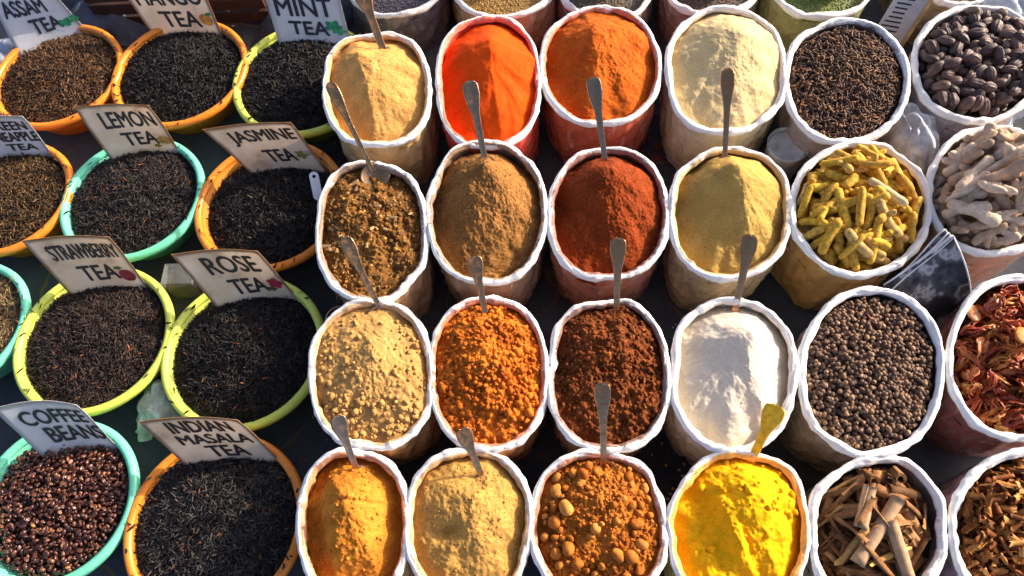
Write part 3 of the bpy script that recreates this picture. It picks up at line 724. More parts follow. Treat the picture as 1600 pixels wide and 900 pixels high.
nutm = [simple_mat('ochre_mace', (.48, .175, .022), .55, .35, 150, .5), simple_mat('pale_mace', (.45, .16, .055), .45, .35, 150, .5)]
for (px, py, a, lab, mi) in ((1523, 488, 60, 'plump pale orange mace shell near the upper rim of the maroon sack', 1), (1575, 538, 55, 'plump ochre yellow mace shell in the middle of the maroon sack', 0)):
    xy = at(px, py, S['F3'].h)[:2]; c, d = pl.drop(.009, .008, xy=tuple(xy), yaw=math.atan2(EX[1], EX[0]) + R_(a))
    o = link('mace_blade', nut_variant(px)[0], nutm[mi]); o.matrix_world = Matrix.Translation(c) @ Matrix(frame_of(d, 0).tolist()).to_4x4() @ Matrix.Diagonal((1.35, 1.1, .7, 1))
    tag(o, lab, 'mace', 'mace blades in the sack')

# ---- cinnamon bark and sticks
def bark_variant(i):
    g = np.random.default_rng(i + 210); L = g.uniform(.012, .030); W = g.uniform(.006, .011)
    return mk_mesh('cinnamon_bark', [sheet(L, W, g.uniform(.6, 1.7), g.uniform(-.2, .2), seed=i, thick=.0014, jag=.25)]), (L, W * .55)
def quill(L, r, seed):
    n, m = 12, 26; s = np.linspace(-1, 1, n); t = np.linspace(0, 1, m); Sg, Tg = np.meshgrid(s, t, indexing='ij'); out = []
    for side in (0, 1):
        a = 2 * np.pi * (1.45 * Tg) + .15 * Sg; rr = r * (1 - .38 * Tg) - side * .0016 + r * .05 * fbm(Sg * 3 + seed, Tg * 2, seed, 2)
        out.append(np.stack([Sg * L * (1 + .04 * fbm(Tg * 3, Tg + seed, seed, 2)), rr * np.cos(a), rr * np.sin(a)], -1).reshape(-1, 3))
    N = n * m; q = np.vstack([gridq(n, m), gridq(n, m)[:, ::-1] + N])
    for lst in ([i * m for i in range(n)], [i * m + m - 1 for i in range(n)], list(range(m)), [(n - 1) * m + j for j in range(m)]):
        q = np.vstack([q, [(lst[i], lst[i + 1], lst[i + 1] + N, lst[i] + N) for i in range(len(lst) - 1)]])
    return mk_mesh('cinnamon_stick', [(np.vstack(out), q, None)])
bv = [bark_variant(i) for i in range(9)]
cin_m = piece_mat2('cinnamon_skin', [(0, (.10, .042, .016)), (.45, (.23, .098, .036)), (.8, (.38, .185, .075)), (1, (.55, .30, .09))], rough=.7, scale=130, bump=.6, spec=.12, mottled=.4)
Hn = lambda u, v: -.036 + .018 * cone(u, v, .0, .3, .8)
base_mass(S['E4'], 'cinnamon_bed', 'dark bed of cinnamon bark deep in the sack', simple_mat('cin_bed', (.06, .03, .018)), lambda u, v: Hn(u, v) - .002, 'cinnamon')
pl = Pile(S['E4'], Hn, res=.002)
scatter(pl, 150, [a for a, b in bv], cin_m, 'cinnamon_bark', 'curved brown cinnamon bark chip lying loose among the others in its sack', 'cinnamon', 'cinnamon bark chips in the sack', [b for a, b in bv], tries=8, sink=.35, slope=.7, spin=1.0)
stick_m = piece_mat('cinnamon_stick_skin', [(0, (.38, .22, .115)), (1, (.50, .32, .18))], rough=.75, scale=80, bump=.5, spec=.2)
for (x0, y0, x1, y1, r, lab) in ((1402, 780, 1338, 880, .0105, 'longest pale cinnamon stick lying diagonally across the bark chips'),
                                 (1390, 812, 1420, 905, .0100, 'smooth pale cinnamon stick lying toward the front of its sack'),
                                 (1357, 762, 1342, 826, .0095, 'short pale cinnamon stick leaning over the longest stick')):
    a, b = at(x0, y0, S['E4'].h + .016), at(x1, y1, S['E4'].h + .006); L = np.linalg.norm(b - a) / 2
    o = link('cinnamon_stick', quill(L, r, x0), stick_m); mid = (a + b) / 2 + np.array([0, 0, .008 if r < .0099 else 0]); o.matrix_world = Matrix.Translation(mid) @ Matrix(frame_of(b - a, rng.uniform(0, 6)).tolist()).to_4x4()
    tag(o, lab, 'cinnamon stick', 'cinnamon sticks')
for (px, py, dx, dy, lab) in ((1402, 742, .2, .98, 'small tightly curled cinnamon quill seen end on'), (1358, 746, -.3, .95, 'open curled cinnamon quill beside the tightly curled one')):
    a = at(px, py, S['E4'].h + .006); dirv = np.array([*(EX * dx * .3 + EY * dy * .5), -.8])
    o = link('cinnamon_stick', quill(.014, .0078, px), cin_m); o.matrix_world = Matrix.Translation(a) @ Matrix(frame_of(dirv, 1.0).tolist()).to_4x4(); tag(o, lab, 'cinnamon stick', 'cinnamon sticks')

# ---- broken bark chips in the corner sack
def chip_variant(i):
    g = np.random.default_rng(i + 260); L = g.uniform(.006, .0115); W = g.uniform(.0045, .008)
    if i % 4 == 3: return mk_mesh('bark_chip', [bent(L, .0015, g.uniform(-.003, .003), n=6, K=7, seed=i)]), (L, .0014)
    return mk_mesh('bark_chip', [sheet(L, W, g.uniform(.7, 1.6), g.uniform(-.4, .4), n=6, m=5, seed=i, thick=.0011, jag=.35)]), (L, W * .5)
cv = [chip_variant(i) for i in range(10)]
chp_m = piece_mat2('chip_skin', [(0, (.12, .036, .010)), (.5, (.30, .10, .026)), (.8, (.50, .20, .050)), (1, (.64, .31, .09))], rough=.65, scale=200, bump=.5, mottled=.4, spec=.12)
Hf = lambda u, v: -.022 + .022 * cone(u, v, .0, .2, .8)
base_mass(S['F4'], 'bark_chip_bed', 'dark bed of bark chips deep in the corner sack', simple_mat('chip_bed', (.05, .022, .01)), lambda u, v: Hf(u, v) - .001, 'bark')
pl = Pile(S['F4'], Hf, res=.0016)
scatter(pl, 850, [a for a, b in cv], chp_m, 'bark_chip', 'small broken orange brown bark chip lying loose among the others in its sack', 'bark chip', 'bark chips in the corner sack', [b for a, b in cv], tries=5, sink=.3, slope=1.0, spin=1.2, stuff_label='broken bark chips farther back in the corner sack')

# ---- round spice balls
def ball_variant(i):
    V, F = ICO3; g = np.random.default_rng(i); s_ = np.array([g.uniform(.95, 1.25), g.uniform(.8, 1), g.uniform(.75, .95)])
    d = 1 + .13 * fbm(V[:, 0] * 1.3 + i, V[:, 1] * 1.3 + V[:, 2], i, 2) + .035 * fbm(V[:, 0] * 6 + i, V[:, 1] * 6 + V[:, 2] * 5, i + 3, 3)
    return mesh('spice_ball', V * d[:, None] * s_ * .0075, tris=F)
blv = [ball_variant(i) for i in range(7)]
bal_m = piece_mat2('spice_ball_skin', [(0, (.33, .090, .012)), (.6, (.45, .15, .025)), (1, (.54, .23, .05))], rough=.9, scale=180, bump=.7, spec=.1, mottled=.3)
Hb = lambda u, v: -.010 + .032 * cone(u, v, .05, .35, .8)
pl = Pile(S['C4'], Hb, res=.0012); cnt = 0; seen = []
for k in range(420):
    a = rng.uniform(0, 2 * np.pi); f = .45 + .9 * rng.uniform() ** 2.2; r = .0075 * f
    R = s_inner(S['C4'], a, 'inner') - r; q = math.sqrt(rng.uniform()) * R; x, y = S['C4'].c[0] + q * math.cos(a), S['C4'].c[1] + q * math.sin(a)
    u, v = uv_of(S['C4'], np.array([x]), np.array([y]))
    if math.hypot(u[0] - .05, v[0] - .05) < .5 and rng.uniform() < .85: continue
    if any(math.hypot(x - a_, y - b_) < (r + c_) * .8 for a_, b_, c_ in seen): continue
    seen.append((x, y, r)); z = pl.hmax(x, y, r) + r * .55; pl.stamp(x, y, z, r)
    o = bpy.data.objects.new('spice_ball', blv[k % 7]); COL.objects.link(o)
    if not blv[k % 7].materials: blv[k % 7].materials.append(bal_m)
    o.matrix_world = Matrix.Translation((x, y, z)) @ Matrix(rrot().tolist()).to_4x4() @ Matrix.Scale(f, 4)
    tag(o, 'round reddish brown spice ball lying on the crumbs in its sack', 'spice ball', 'spice balls in the lumpy sack'); cnt += 1

# ---- bark scraps on the flaky masala
scrap_m = simple_mat('bark_scrap', (.36, .22, .085), .7, .4, 120, .5)
for (px, py, L, W, a, lab) in ((585, 328, .016, .004, -12, 'long pale bark scrap across the middle of the flaky masala'), (610, 345, .014, .0035, -16, 'dark edged bark scrap below the long pale one'), (555, 288, .008, .004, 25, 'small yellowish bark scrap near the spoon bowl'),
                           (507, 385, .010, .004, -8, 'yellow bark scrap by the rim of the flaky masala'), (575, 387, .004, .003, 80, 'tiny cream seed flake on the flaky masala')):
    p = at(px, py, S['A2'].h - .004); p[2] = S['A2'].zf(p[0], p[1]) + .003
    o = link('bark_scrap', mk_mesh('bark_scrap', [sheet(L, W, .9, .3, seed=px, thick=.001)]), scrap_m)
    d = np.array([*(EX * math.cos(R_(a)) + EY * math.sin(R_(a))), .12]); o.matrix_world = Matrix.Translation(p) @ Matrix(frame_of(d, .2).tolist()).to_4x4(); tag(o, lab, 'bark scrap')

for i in range(34):
    a = rng.uniform(0, 6.283); r = math.sqrt(rng.uniform()) * .9 * s_inner(S['A2'], a, 'inner'); x, y = S['A2'].c + r * np.array([math.cos(a), math.sin(a)])
    if i < 7: me_ = mk_mesh('bark_flake', [sheet(rng.uniform(.003, .008), rng.uniform(.002, .004), .8, .3, n=6, m=5, seed=i, thick=.0009, jag=.4)]); FL = [me_] + (FL if i else [])
    o = link('bark_flake', FL[i % len(FL)], piece_mat('bark_flake_skin', [(0, (.10, .045, .018)), (.6, (.30, .16, .05)), (1, (.62, .42, .18))], rough=.75) if i == 0 else bpy.data.materials['bark_flake_skin'])
    d = np.array([rng.normal(), rng.normal(), rng.normal() * .35]); o.matrix_world = Matrix.Translation((x, y, S['A2'].zf(x, y) + .0022)) @ Matrix(frame_of(d, rng.normal() * .5).tolist()).to_4x4()
    tag(o, 'thin brown bark flake lying loose on the flaky masala', 'bark flake', 'bark flakes on the masala')

# ---- back row: small seeds and the vessels standing on them
def seed_heap(k, c, label, name):
    V, F = ICO1; mb = MB(); X, Y, u, v = heap_grid(S[k], None, 30, 100); Z = S[k].h - .016 + .010 * cone(u, v, 0, 0, .7)
    mb.add(np.stack([X, Y, Z], -1), gridq(*X.shape, True), c=np.array(c) * .5)
    for i in range(2600):
        a = rng.uniform(0, 6.283); r = math.sqrt(rng.uniform()) * s_inner(S[k], a, 'inner'); x, y = S[k].c + r * np.array([math.cos(a), math.sin(a)])
        if y > S[k].c[1] + .02: continue
        uu, vv = uv_of(S[k], np.array([x]), np.array([y])); z = S[k].h - .016 + .010 * cone(uu, vv, 0, 0, .7)[0]
        mb.add(V * np.array([.0019, .0014, .0014]) @ rrot().T + (x, y, z + .0006), t=F, c=np.array(c) * rng.uniform(.6, 1.4))
    tag(link(name, mb.mesh(name), attr_mat(name + '_skin' + k, .6)), label, 'seeds', kind='stuff')
seed_heap('A0', (.09, .07, .10), 'tiny dark purple seeds filling the dark back sack', 'poppy_seeds')
seed_heap('B0', (.46, .26, .07), 'tiny golden tan seeds around the glass jar', 'mustard_seeds')
seed_heap('C0', (.20, .15, .10), 'tiny grey brown seeds around the olive cup', 'celery_seeds')
seed_heap('D0', (.20, .13, .09), 'tiny brown seeds around the purple dish', 'caraway_seeds')
seed_heap('E0', (.28, .33, .08), 'green fennel seeds around the pink dish', 'fennel_seeds')
seed_heap('F0', (.26, .14, .06), 'small brown seeds behind the black cardamom', 'brown_seeds')
def lathe(prof, n=64, c=(0, 0, 0)):
    prof = np.array(prof, float); a = np.arange(n) / n * 2 * np.pi
    V = np.stack([prof[:, 0][:, None] * np.cos(a), prof[:, 0][:, None] * np.sin(a), np.repeat(prof[:, 1][:, None], n, 1)], -1).reshape(-1, 3) + np.array(c)
    return V, gridq(len(prof), n, True), None
def vessel(k, name, px, py, r, h, mat, label, cat, flare=1.15):
    p = at(px, py, S[k].h - .008); p[2] = S[k].h - .008
    o = link(name, mk_mesh(name, [lathe([(0, 0), (r * .93, 0), (r, .003), (r * flare, h), (r * flare - .0025, h), (r - .003, .005), (0, .004)])]), mat); o.location = p; tag(o, label, cat)
vessel('B0', 'glass_jar', 765, -28, .035, .07, film_mat('jar_glass', (.75, .78, .72), .22, .05), 'clear glass jar standing on the tan mustard seeds', 'jar', 1.0)
vessel('C0', 'cup', 948, -30, .040, .05, simple_mat('olive_cup', (.17, .14, .045), .3), 'olive brown cup standing on the grey brown seeds', 'cup')
vessel('D0', 'dish', 1112, -32, .045, .03, simple_mat('purple_dish', (.23, .20, .36), .4), 'purple dish standing on the brown seeds', 'dish')
vessel('E0', 'dish', 1290, -28, .045, .03, simple_mat('pink_dish', (.42, .26, .26), .35), 'pink dish standing on the green fennel seeds', 'dish')

# ------------------------------------------------------------------ spoons
STEEL = steel_mat('reflection_tinted_steel', (.42, .28, .18), (.16, .07, .03)); STEEL2 = steel_mat('dusty_reflection_tinted_steel', (.42, .25, .13), (.20, .08, .025), .85); YST = simple_mat('turmeric_steel', (.86, .45, .008), .5, .3, 120, .3); COP = steel_mat('stained_reflection_tinted_steel', (.50, .27, .13), (.24, .08, .02), .8)  # steel tints: brown reflections of unseen surroundings put into base colour, besides stains
def spoon(k, tip, base, label, mat, lift=.62, w=.0105, out=.0, show=False, zoff=0.0, bw=.017, bl=.024, bdir=None):
    Sk = S[k]; z = Sk.h
    for _ in range(6):
        p = at(*base, z); u, v = uv_of(Sk, p[:1], p[1:2]); z = Sk.zf(p[0], p[1]) if math.hypot(u[0], v[0]) < .98 else Sk.h
    Bp = at(*base, z + zoff); l = math.hypot(tip[0] - base[0], tip[1] - base[1]) * .001
    Tp = at(*tip, Bp[2] + l * lift)
    N = 26; t = np.linspace(0, 1, N)[:, None]; Cn = (Bp + Tp) / 2 + np.array([0, 0, l * .09]); B0 = Bp + (Bp - Tp) / np.linalg.norm(Bp - Tp) * .012
    path = (1 - t) ** 2 * B0 + 2 * t * (1 - t) * Cn + t * t * Tp
    T = np.gradient(path, axis=0); T /= np.linalg.norm(T, axis=1)[:, None]
    view = CAMP - path; W = np.cross(T, view); W /= np.linalg.norm(W, axis=1)[:, None]; Nn = np.cross(W, T)
    tt = t[:, 0]; w = w * 1.1; half = np.interp(tt, [0, .12, .45, .58, .62, .8, .94, .985, 1], [w * .55, w * .36, w * .42, w * .50, w * .62, w * .98, w * .95, w * .72, w * .35])
    cs = np.array([(-1, .0), (-.92, .10), (-.72, .06), (0, .03), (.72, .06), (.92, .10), (1, 0), (.6, -.14), (0, -.18), (-.6, -.14)])
    V = path[:, None] + W[:, None] * (half[:, None] * cs[None, :, 0])[..., None] + Nn[:, None] * (np.minimum(half, w * .6)[:, None] * cs[None, :, 1] * 1.5)[..., None]
    K = len(cs); V = V.reshape(-1, 3); q = gridq(N, K, True)[:, ::-1]
    V = np.vstack([V, path[-1]]); tr = [((N - 1) * K + j, (N - 1) * K + (j + 1) % K, N * K) for j in range(K)]
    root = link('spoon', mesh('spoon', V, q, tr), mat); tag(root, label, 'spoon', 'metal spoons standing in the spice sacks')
    d = (Bp - Tp) / np.linalg.norm(Bp - Tp)
    if bdir is not None: d = np.array([*(EX * bdir[0] + EY * bdir[1]), 0]) + 0
    dh = np.array([d[0], d[1], d[2] * .45 if bdir is None else -.25]); dh /= np.linalg.norm(dh); side = W[0] - dh * W[0].dot(dh); side /= np.linalg.norm(side); up = np.cross(side, dh)
    if up[2] < 0: up = -up
    n, m = 12, 28; V = []
    for i in range(n):
        r = i / (n - 1); a = np.arange(m) / m * 2 * np.pi
        x = r * np.cos(a) * bl * (1 - .08 * np.cos(a)); y = r * np.sin(a) * bw * (1 - .18 * np.cos(a))
        V.append(Bp + dh * (bl * .92) + x[:, None] * dh + y[:, None] * side - .0075 * (1 - r * r) * up)
    V = np.array(V).reshape(-1, 3); V2 = V - up * .0012
    q = np.vstack([gridq(n, m, True), gridq(n, m, True)[:, ::-1] + n * m, [((n - 1) * m + j, (n - 1) * m + (j + 1) % m, (n - 1) * m + (j + 1) % m + n * m, (n - 1) * m + j + n * m) for j in range(m)]])
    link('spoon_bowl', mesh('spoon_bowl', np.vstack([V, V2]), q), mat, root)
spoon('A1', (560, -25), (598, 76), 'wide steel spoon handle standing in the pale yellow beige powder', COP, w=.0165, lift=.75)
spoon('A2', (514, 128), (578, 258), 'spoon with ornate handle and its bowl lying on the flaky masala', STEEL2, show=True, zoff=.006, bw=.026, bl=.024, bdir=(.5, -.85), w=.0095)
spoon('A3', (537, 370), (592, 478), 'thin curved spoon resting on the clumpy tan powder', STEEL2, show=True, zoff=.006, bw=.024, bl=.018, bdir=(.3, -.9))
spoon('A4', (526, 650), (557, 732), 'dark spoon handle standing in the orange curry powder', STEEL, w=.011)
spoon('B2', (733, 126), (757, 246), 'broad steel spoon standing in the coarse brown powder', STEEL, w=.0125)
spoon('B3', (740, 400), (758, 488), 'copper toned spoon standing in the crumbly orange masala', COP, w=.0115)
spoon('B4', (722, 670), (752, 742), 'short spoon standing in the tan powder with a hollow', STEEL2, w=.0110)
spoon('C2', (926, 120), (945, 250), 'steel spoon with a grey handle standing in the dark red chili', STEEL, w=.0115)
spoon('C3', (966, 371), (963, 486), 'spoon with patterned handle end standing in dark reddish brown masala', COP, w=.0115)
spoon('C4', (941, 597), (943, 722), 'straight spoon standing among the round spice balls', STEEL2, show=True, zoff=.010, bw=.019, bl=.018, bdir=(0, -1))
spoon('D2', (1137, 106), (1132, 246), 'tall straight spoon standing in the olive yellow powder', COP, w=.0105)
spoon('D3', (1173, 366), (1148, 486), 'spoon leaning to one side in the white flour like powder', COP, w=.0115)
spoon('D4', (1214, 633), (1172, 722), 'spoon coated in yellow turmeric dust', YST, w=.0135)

# ------------------------------------------------------------------ tea bowls
BP = {
 'mango': [(381,82),(350,30),(370,50),(375,120),(350,155),(312,185),(270,204),(172,140),(180,107),(207,65)],
 'rose': [(249,570),(255,537),(270,505),(295,477),(322,457),(252,600),(262,630),(275,647),(509,505),(500,485),(482,460),(467,450),(480,590),(450,635),(425,657),(400,672)],
 'straw': [(15,560),(20,530),(45,492),(75,460),(17,590),(27,612),(40,627),(270,497),(266,480),(260,455),(250,562),(225,595),(187,625),(135,646),(255,450),(240,435),(222,422)],
 'lemon': [(91,345),(95,315),(110,280),(132,252),(155,235),(319,272),(310,250),(292,227),(312,295),(295,335),(265,372),(235,395),(205,410)],
 'masala': [(189,850),(190,825),(200,795),(217,760),(240,732),(270,707),(400,684),(425,695),(450,720),(467,750),(477,780),(479,810),(472,835),(457,870),(440,895)],
 'coffee': [(167,675),(195,690),(212,720),(220,745),(212,770),(205,785),(190,822),(162,870),(125,900)],
 'assam': [(186,82),(175,55),(155,37),(125,29),(172,120),(150,160),(120,182),(87,197),(52,207),(0,107),(25,75)],
 'mint': [(362,140),(367,107),(385,82),(400,67),(375,175),(382,189),(515,192),(512,200),(470,215),(542,42),(560,57)],
 'jasmine': [(300,365),(302,337),(312,305),(327,277),(360,245),(307,385),(535,272),(520,245),(500,227),(487,387),(462,405),(427,422)],
 'pineapple': [(85,222),(105,250),(112,275),(107,290),(92,322),(65,365),(32,387),(0,402)],
 'aqua': [(0,412),(22,427),(36,447),(47,475),(37,492),(22,532),(0,567)]}
class Bowl: pass
def circ(g, R=None):
    A = np.c_[2 * g, np.ones(len(g))]; b = (g ** 2).sum(1); s_ = np.linalg.lstsq(A, b, rcond=None)[0]; c = s_[:2]
    if R is None: return c, math.sqrt(s_[2] + c @ c)
    for _ in range(100):
        d = g - c; L = np.hypot(*d.T)[:, None]; c = c + ((d - d / L * R)).mean(0) * 1.2
    return c, R
OR, LI, AQ = (.82, .25, .02), (.66, .72, .11), (.19, .70, .44)
def plastic_bowl(k, mat, label, R=None, tea_he=-.022, tea_ha=.004):
    g = np.array([at(x, y, ZB)[:2] for x, y in BP[k]]); c, R = circ(g, R); B = Bowl(); B.c = c; B.R = R
    prof = [(.02, .003), (.62 * R, .003), (.66 * R, .0), (.70 * R, .004), (.93 * R - .004, ZB - .014), (R - .010, ZB - .008), (R - .0125, ZB - .006), (.88 * R - .004, .045), (.66 * R, .010), (.02, .008)]
    root = link('plastic_bowl', mk_mesh('plastic_bowl', [lathe(prof, 96)]), mat); root.location = (c[0], c[1], 0); tag(root, label, 'bowl', 'round plastic bowls of tea and coffee')
    rp = [(R - .009, ZB - .0135), (R - .002, ZB - .014), (R + .0008, ZB - .011), (R, ZB - .004), (R - .003, ZB - .0005), (R - .008, ZB), (R - .0125, ZB - .003), (R - .0135, ZB - .008), (R - .009, ZB - .0135)]
    link('bowl_rim', mk_mesh('bowl_rim', [lathe(rp, 120)]), mat, root)
    # pretend-sack interface so the heap helpers work inside the bowl
    B.h = ZB; a = np.linspace(-np.pi, np.pi, 96, endpoint=False); B.ang = a; B.dir = np.stack([np.cos(a), np.sin(a)], 1)
    B.outer = np.full(96, R); B.mid = np.full(96, R - .0150); B.inner = np.full(96, R - .0155)
    print('bowl', k, c.round(3), round(R, 4)); return B
PO, PL, PA = plastic_mat('orange_plastic', OR), plastic_mat('lime_plastic', LI), plastic_mat('aqua_plastic', AQ)
BW = {}
for k, m, lab, R in (('assam', PO, 'orange plastic bowl of brown tea under the ASSAM TEA sign', None), ('mango', PO, 'orange plastic bowl of black tea under the MANGO TEA sign', None),
                     ('mint', PL, 'lime green plastic bowl of black tea under the MINT TEA sign', None), ('pineapple', PO, 'orange plastic bowl of brown tea under the GREEN PINEAPPLE sign', .125),
                     ('lemon', PA, 'aqua green plastic bowl of black tea under the LEMON TEA sign', None), ('jasmine', PO, 'orange plastic bowl of black tea under the JASMINE TEA sign', None),
                     ('straw', PL, 'lime yellow plastic bowl of black tea under the STRAWBERRY TEA sign', None), ('rose', PL, 'lime yellow plastic bowl of black tea under the ROSE TEA sign', None),
                     ('coffee', PA, 'aqua green plastic bowl of roasted coffee beans', .128), ('masala', PO, 'orange plastic bowl of black tea under the INDIAN MASALA TEA sign', None),
                     ('aqua', PA, 'aqua green plastic bowl of tan tea cut off by the photo edge', .122)):
    BW[k] = plastic_bowl(k, m, lab, R)
TEA_M = attr_mat('dry_tea_leaf', rough=.5, spec=.22)
def tea(k, label, cols, n, he=-.018, ha=.010, ap=(0, .1), leaf=(.006, .0125), wid=(.0010, .0019), rare=None):
    B = BW[k]; H = lambda u, v: he + (ha - he) * cone(u, v, *ap, .65)
    X, Y, u, v = heap_grid(B, H, 40, 120); Z = B.h + H(u, v) + .0018 * fbm(X * 70, Y * 70, 5, 3)
    cols = np.array(cols); mb = MB(); mb.add(np.stack([X, Y, Z - .0015], -1), gridq(*X.shape, True), c=cols[0] * .7)
    g = rng; a = g.uniform(0, 2 * np.pi, n); r = np.sqrt(g.uniform(0, 1.0, n)) * (B.R - .0150); x, y = B.c[0] + r * np.cos(a), B.c[1] + r * np.sin(a)
    u, v = uv_of(B, x, y); u, v = u * .995, v * .995
    z = B.h + H(u, v) + .0018 * fbm(x * 70, y * 70, 5, 3) + g.uniform(-.0006, .0020, n)
    yaw = g.uniform(0, 2 * np.pi, n); pit = g.normal(0, .38, n); L = g.uniform(*leaf, n) * .9; W = g.uniform(*wid, n); cv_ = g.normal(0, .35, n)
    nl = 26; r[-nl:] = B.R - g.uniform(.002, .0165, nl) ** 1; x[-nl:] = B.c[0] + r[-nl:] * np.cos(a[-nl:]); y[-nl:] = B.c[1] + r[-nl:] * np.sin(a[-nl:]); z[-nl:] = ZB + .0012; pit[-nl:] *= .15; L[-nl:] *= .6
    d = np.stack([np.cos(yaw) * np.cos(pit), np.sin(yaw) * np.cos(pit), np.sin(pit)], 1); s_ = np.stack([-np.sin(yaw), np.cos(yaw), 0 * yaw], 1)
    sp = g.uniform(-1.0, 1.0, n)[:, None]; w = np.cross(d, s_); s2 = s_ * np.cos(sp) + w * np.sin(sp); w2 = np.cross(d, s2)
    K = 4; V = np.zeros((n, K, 3, 3))
    for i, t in enumerate(np.linspace(-1, 1, K)):
        wd = W * (1 - .65 * t * t) ; ctr = np.stack([x, y, z], 1) + d * (L * t)[:, None] + (s2 * .6 + w2 * .5) * (cv_ * L * (t * t - .4))[:, None]
        tw = g.normal(0, .25, n)[:, None]
        V[:, i, 0] = ctr + (s2 + w2 * tw) * wd[:, None]; V[:, i, 1] = ctr + w2 * (wd * .75)[:, None]; V[:, i, 2] = ctr - (s2 + w2 * tw) * wd[:, None]
    q0 = gridq(K, 3, True); q = (q0[None] + (np.arange(n) * K * 3)[:, None, None]).reshape(-1, 4)
    ci = g.uniform(0, 1, n) ** 1.3 * (len(cols) - 1); i0 = ci.astype(int).clip(0, len(cols) - 2); C = lerp(cols[i0], cols[i0 + 1], (ci - i0)[:, None]) * g.uniform(.7, 1.3, n)[:, None]
    if rare is not None:
        sel = g.uniform(size=n) < rare[0]; C[sel] = np.array(rare[1]) * g.uniform(.6, 1.3, sel.sum())[:, None]
    mb.add(V.reshape(-1, 3), q, c=np.repeat(C, K * 3, 0))
    # a few leaves stuck on the lip
    o = link('loose_tea', mb.mesh('loose_tea'), TEA_M); tag(o, label, 'loose tea', 'heaps of loose tea', 'stuff'); B.H = H
BK = [(.006, .0055, .006), (.013, .0105, .0105), (.046, .034, .031)]
RED = (.012, (.22, .07, .025))
tea('assam', 'brown curled tea leaves in the ASSAM TEA bowl', [(.03, .017, .010), (.085, .040, .018), (.20, .095, .040)], 5200)
tea('mango', 'black tea leaves in the MANGO TEA bowl', BK, 5200)
tea('mint', 'black tea leaves in the MINT TEA bowl', BK, 5000)
tea('pineapple', 'brown olive tea leaves in the GREEN PINEAPPLE bowl', [(.025, .015, .008), (.075, .040, .017), (.17, .095, .04)], 5000)
tea('lemon', 'black tea leaves in the LEMON TEA bowl', [(.012, .010, .010), (.028, .021, .019), (.065, .046, .038)], 6500, rare=RED)
tea('jasmine', 'black tea leaves in the JASMINE TEA bowl', BK, 5600, he=-.030, ha=.004, rare=(.02, (.12, .07, .045)))
tea('straw', 'dark brown tea leaves in the STRAWBERRY TEA bowl', [(.014, .010, .009), (.034, .022, .018), (.075, .045, .035)], 7000, he=-.021, rare=RED)
tea('rose', 'black tea leaves in the ROSE TEA bowl', BK, 7000, he=-.024, rare=RED)
tea('masala', 'dark grey tea leaves in the INDIAN MASALA TEA bowl', [(.008, .007, .008), (.022, .019, .019), (.075, .060, .052)], 7500, leaf=(.0065, .0145), wid=(.0012, .0022), rare=RED)
tea('aqua', 'tan tea in the aqua bowl cut off by the photo edge', [(.09, .06, .03), (.20, .13, .06), (.34, .24, .12)], 4500)

# coffee beans
def bean_variant(i):
    V, F = ICO3; g = np.random.default_rng(i); W = V * np.array([.0043, .0031, .0028]) * g.uniform(.95, 1.05)
    fl = W[:, 2] < 0; W[fl, 2] *= .45; cr_ = np.exp(-(W[:, 1] / .0007) ** 2) * (W[:, 2] < 0); W[:, 2] += cr_ * .0009 * (1 - (W[:, 0] / .0047) ** 2)
    return mesh('coffee_bean', W, tris=F)
bn = [bean_variant(i) for i in range(4)]
cof_m = piece_mat2('coffee_skin', [(0, (.032, .009, .006)), (.5, (.085, .021, .011)), (.85, (.13, .042, .018)), (.96, (.22, .08, .03)), (1, (.34, .15, .04))], rough=.36, scale=220, bump=.12, spec=.6, mottled=.3, coat=.1)
Hq = lambda u, v: -.032 + .018 * cone(u, v, .1, .1, .6)
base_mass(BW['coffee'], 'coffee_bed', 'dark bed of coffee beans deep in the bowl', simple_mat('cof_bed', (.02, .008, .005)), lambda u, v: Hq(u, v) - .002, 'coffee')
pl = Pile(BW['coffee'], Hq)
scatter(pl, 2100, bn, cof_m, 'coffee_bean', 'glossy roasted coffee bean lying loose among the others in the aqua bowl', 'coffee bean', 'coffee beans in the bowl', (.0040, .0028), tries=4, sink=.2, slope=.8, stuff_label='roasted coffee beans farther from the front of the bowl')

# ------------------------------------------------------------------ paper signs
def paper_mat():
    t = NT('aged_sign_paper'); nt = t.t
    e = t.attr('edge').outputs['Fac']
    m = t.math('ADD', e, t.math('MULTIPLY', t.math('SUBTRACT', t.noise(45, 4), .5), .5))
    base = t.ramp(t.noise(20, 6, .65), [(0.3, (.58, .42, .27)), (0.42, (.76, .63, .48)), (0.65, (.87, .77, .64))])
    c = t.mix(t.ramp(m, [(0.50, (0, 0, 0)), (0.85, (.9, .9, .9))]), base, (.40, .22, .10))
    t.set(Base_Color=c, Roughness=.45, Specular_IOR_Level=.4)
    tr = t.n('ShaderNodeBsdfTranslucent'); t.l(c, tr.inputs[0]); mx = t.n('ShaderNodeMixShader'); mx.inputs[0].default_value = .46
    t.l(t.b.outputs[0], mx.inputs[1]); t.l(tr.outputs[0], mx.inputs[2]); t.l(mx.outputs[0], nt.nodes['Material Output'].inputs[0])
    return t.m
PAPER = paper_mat()
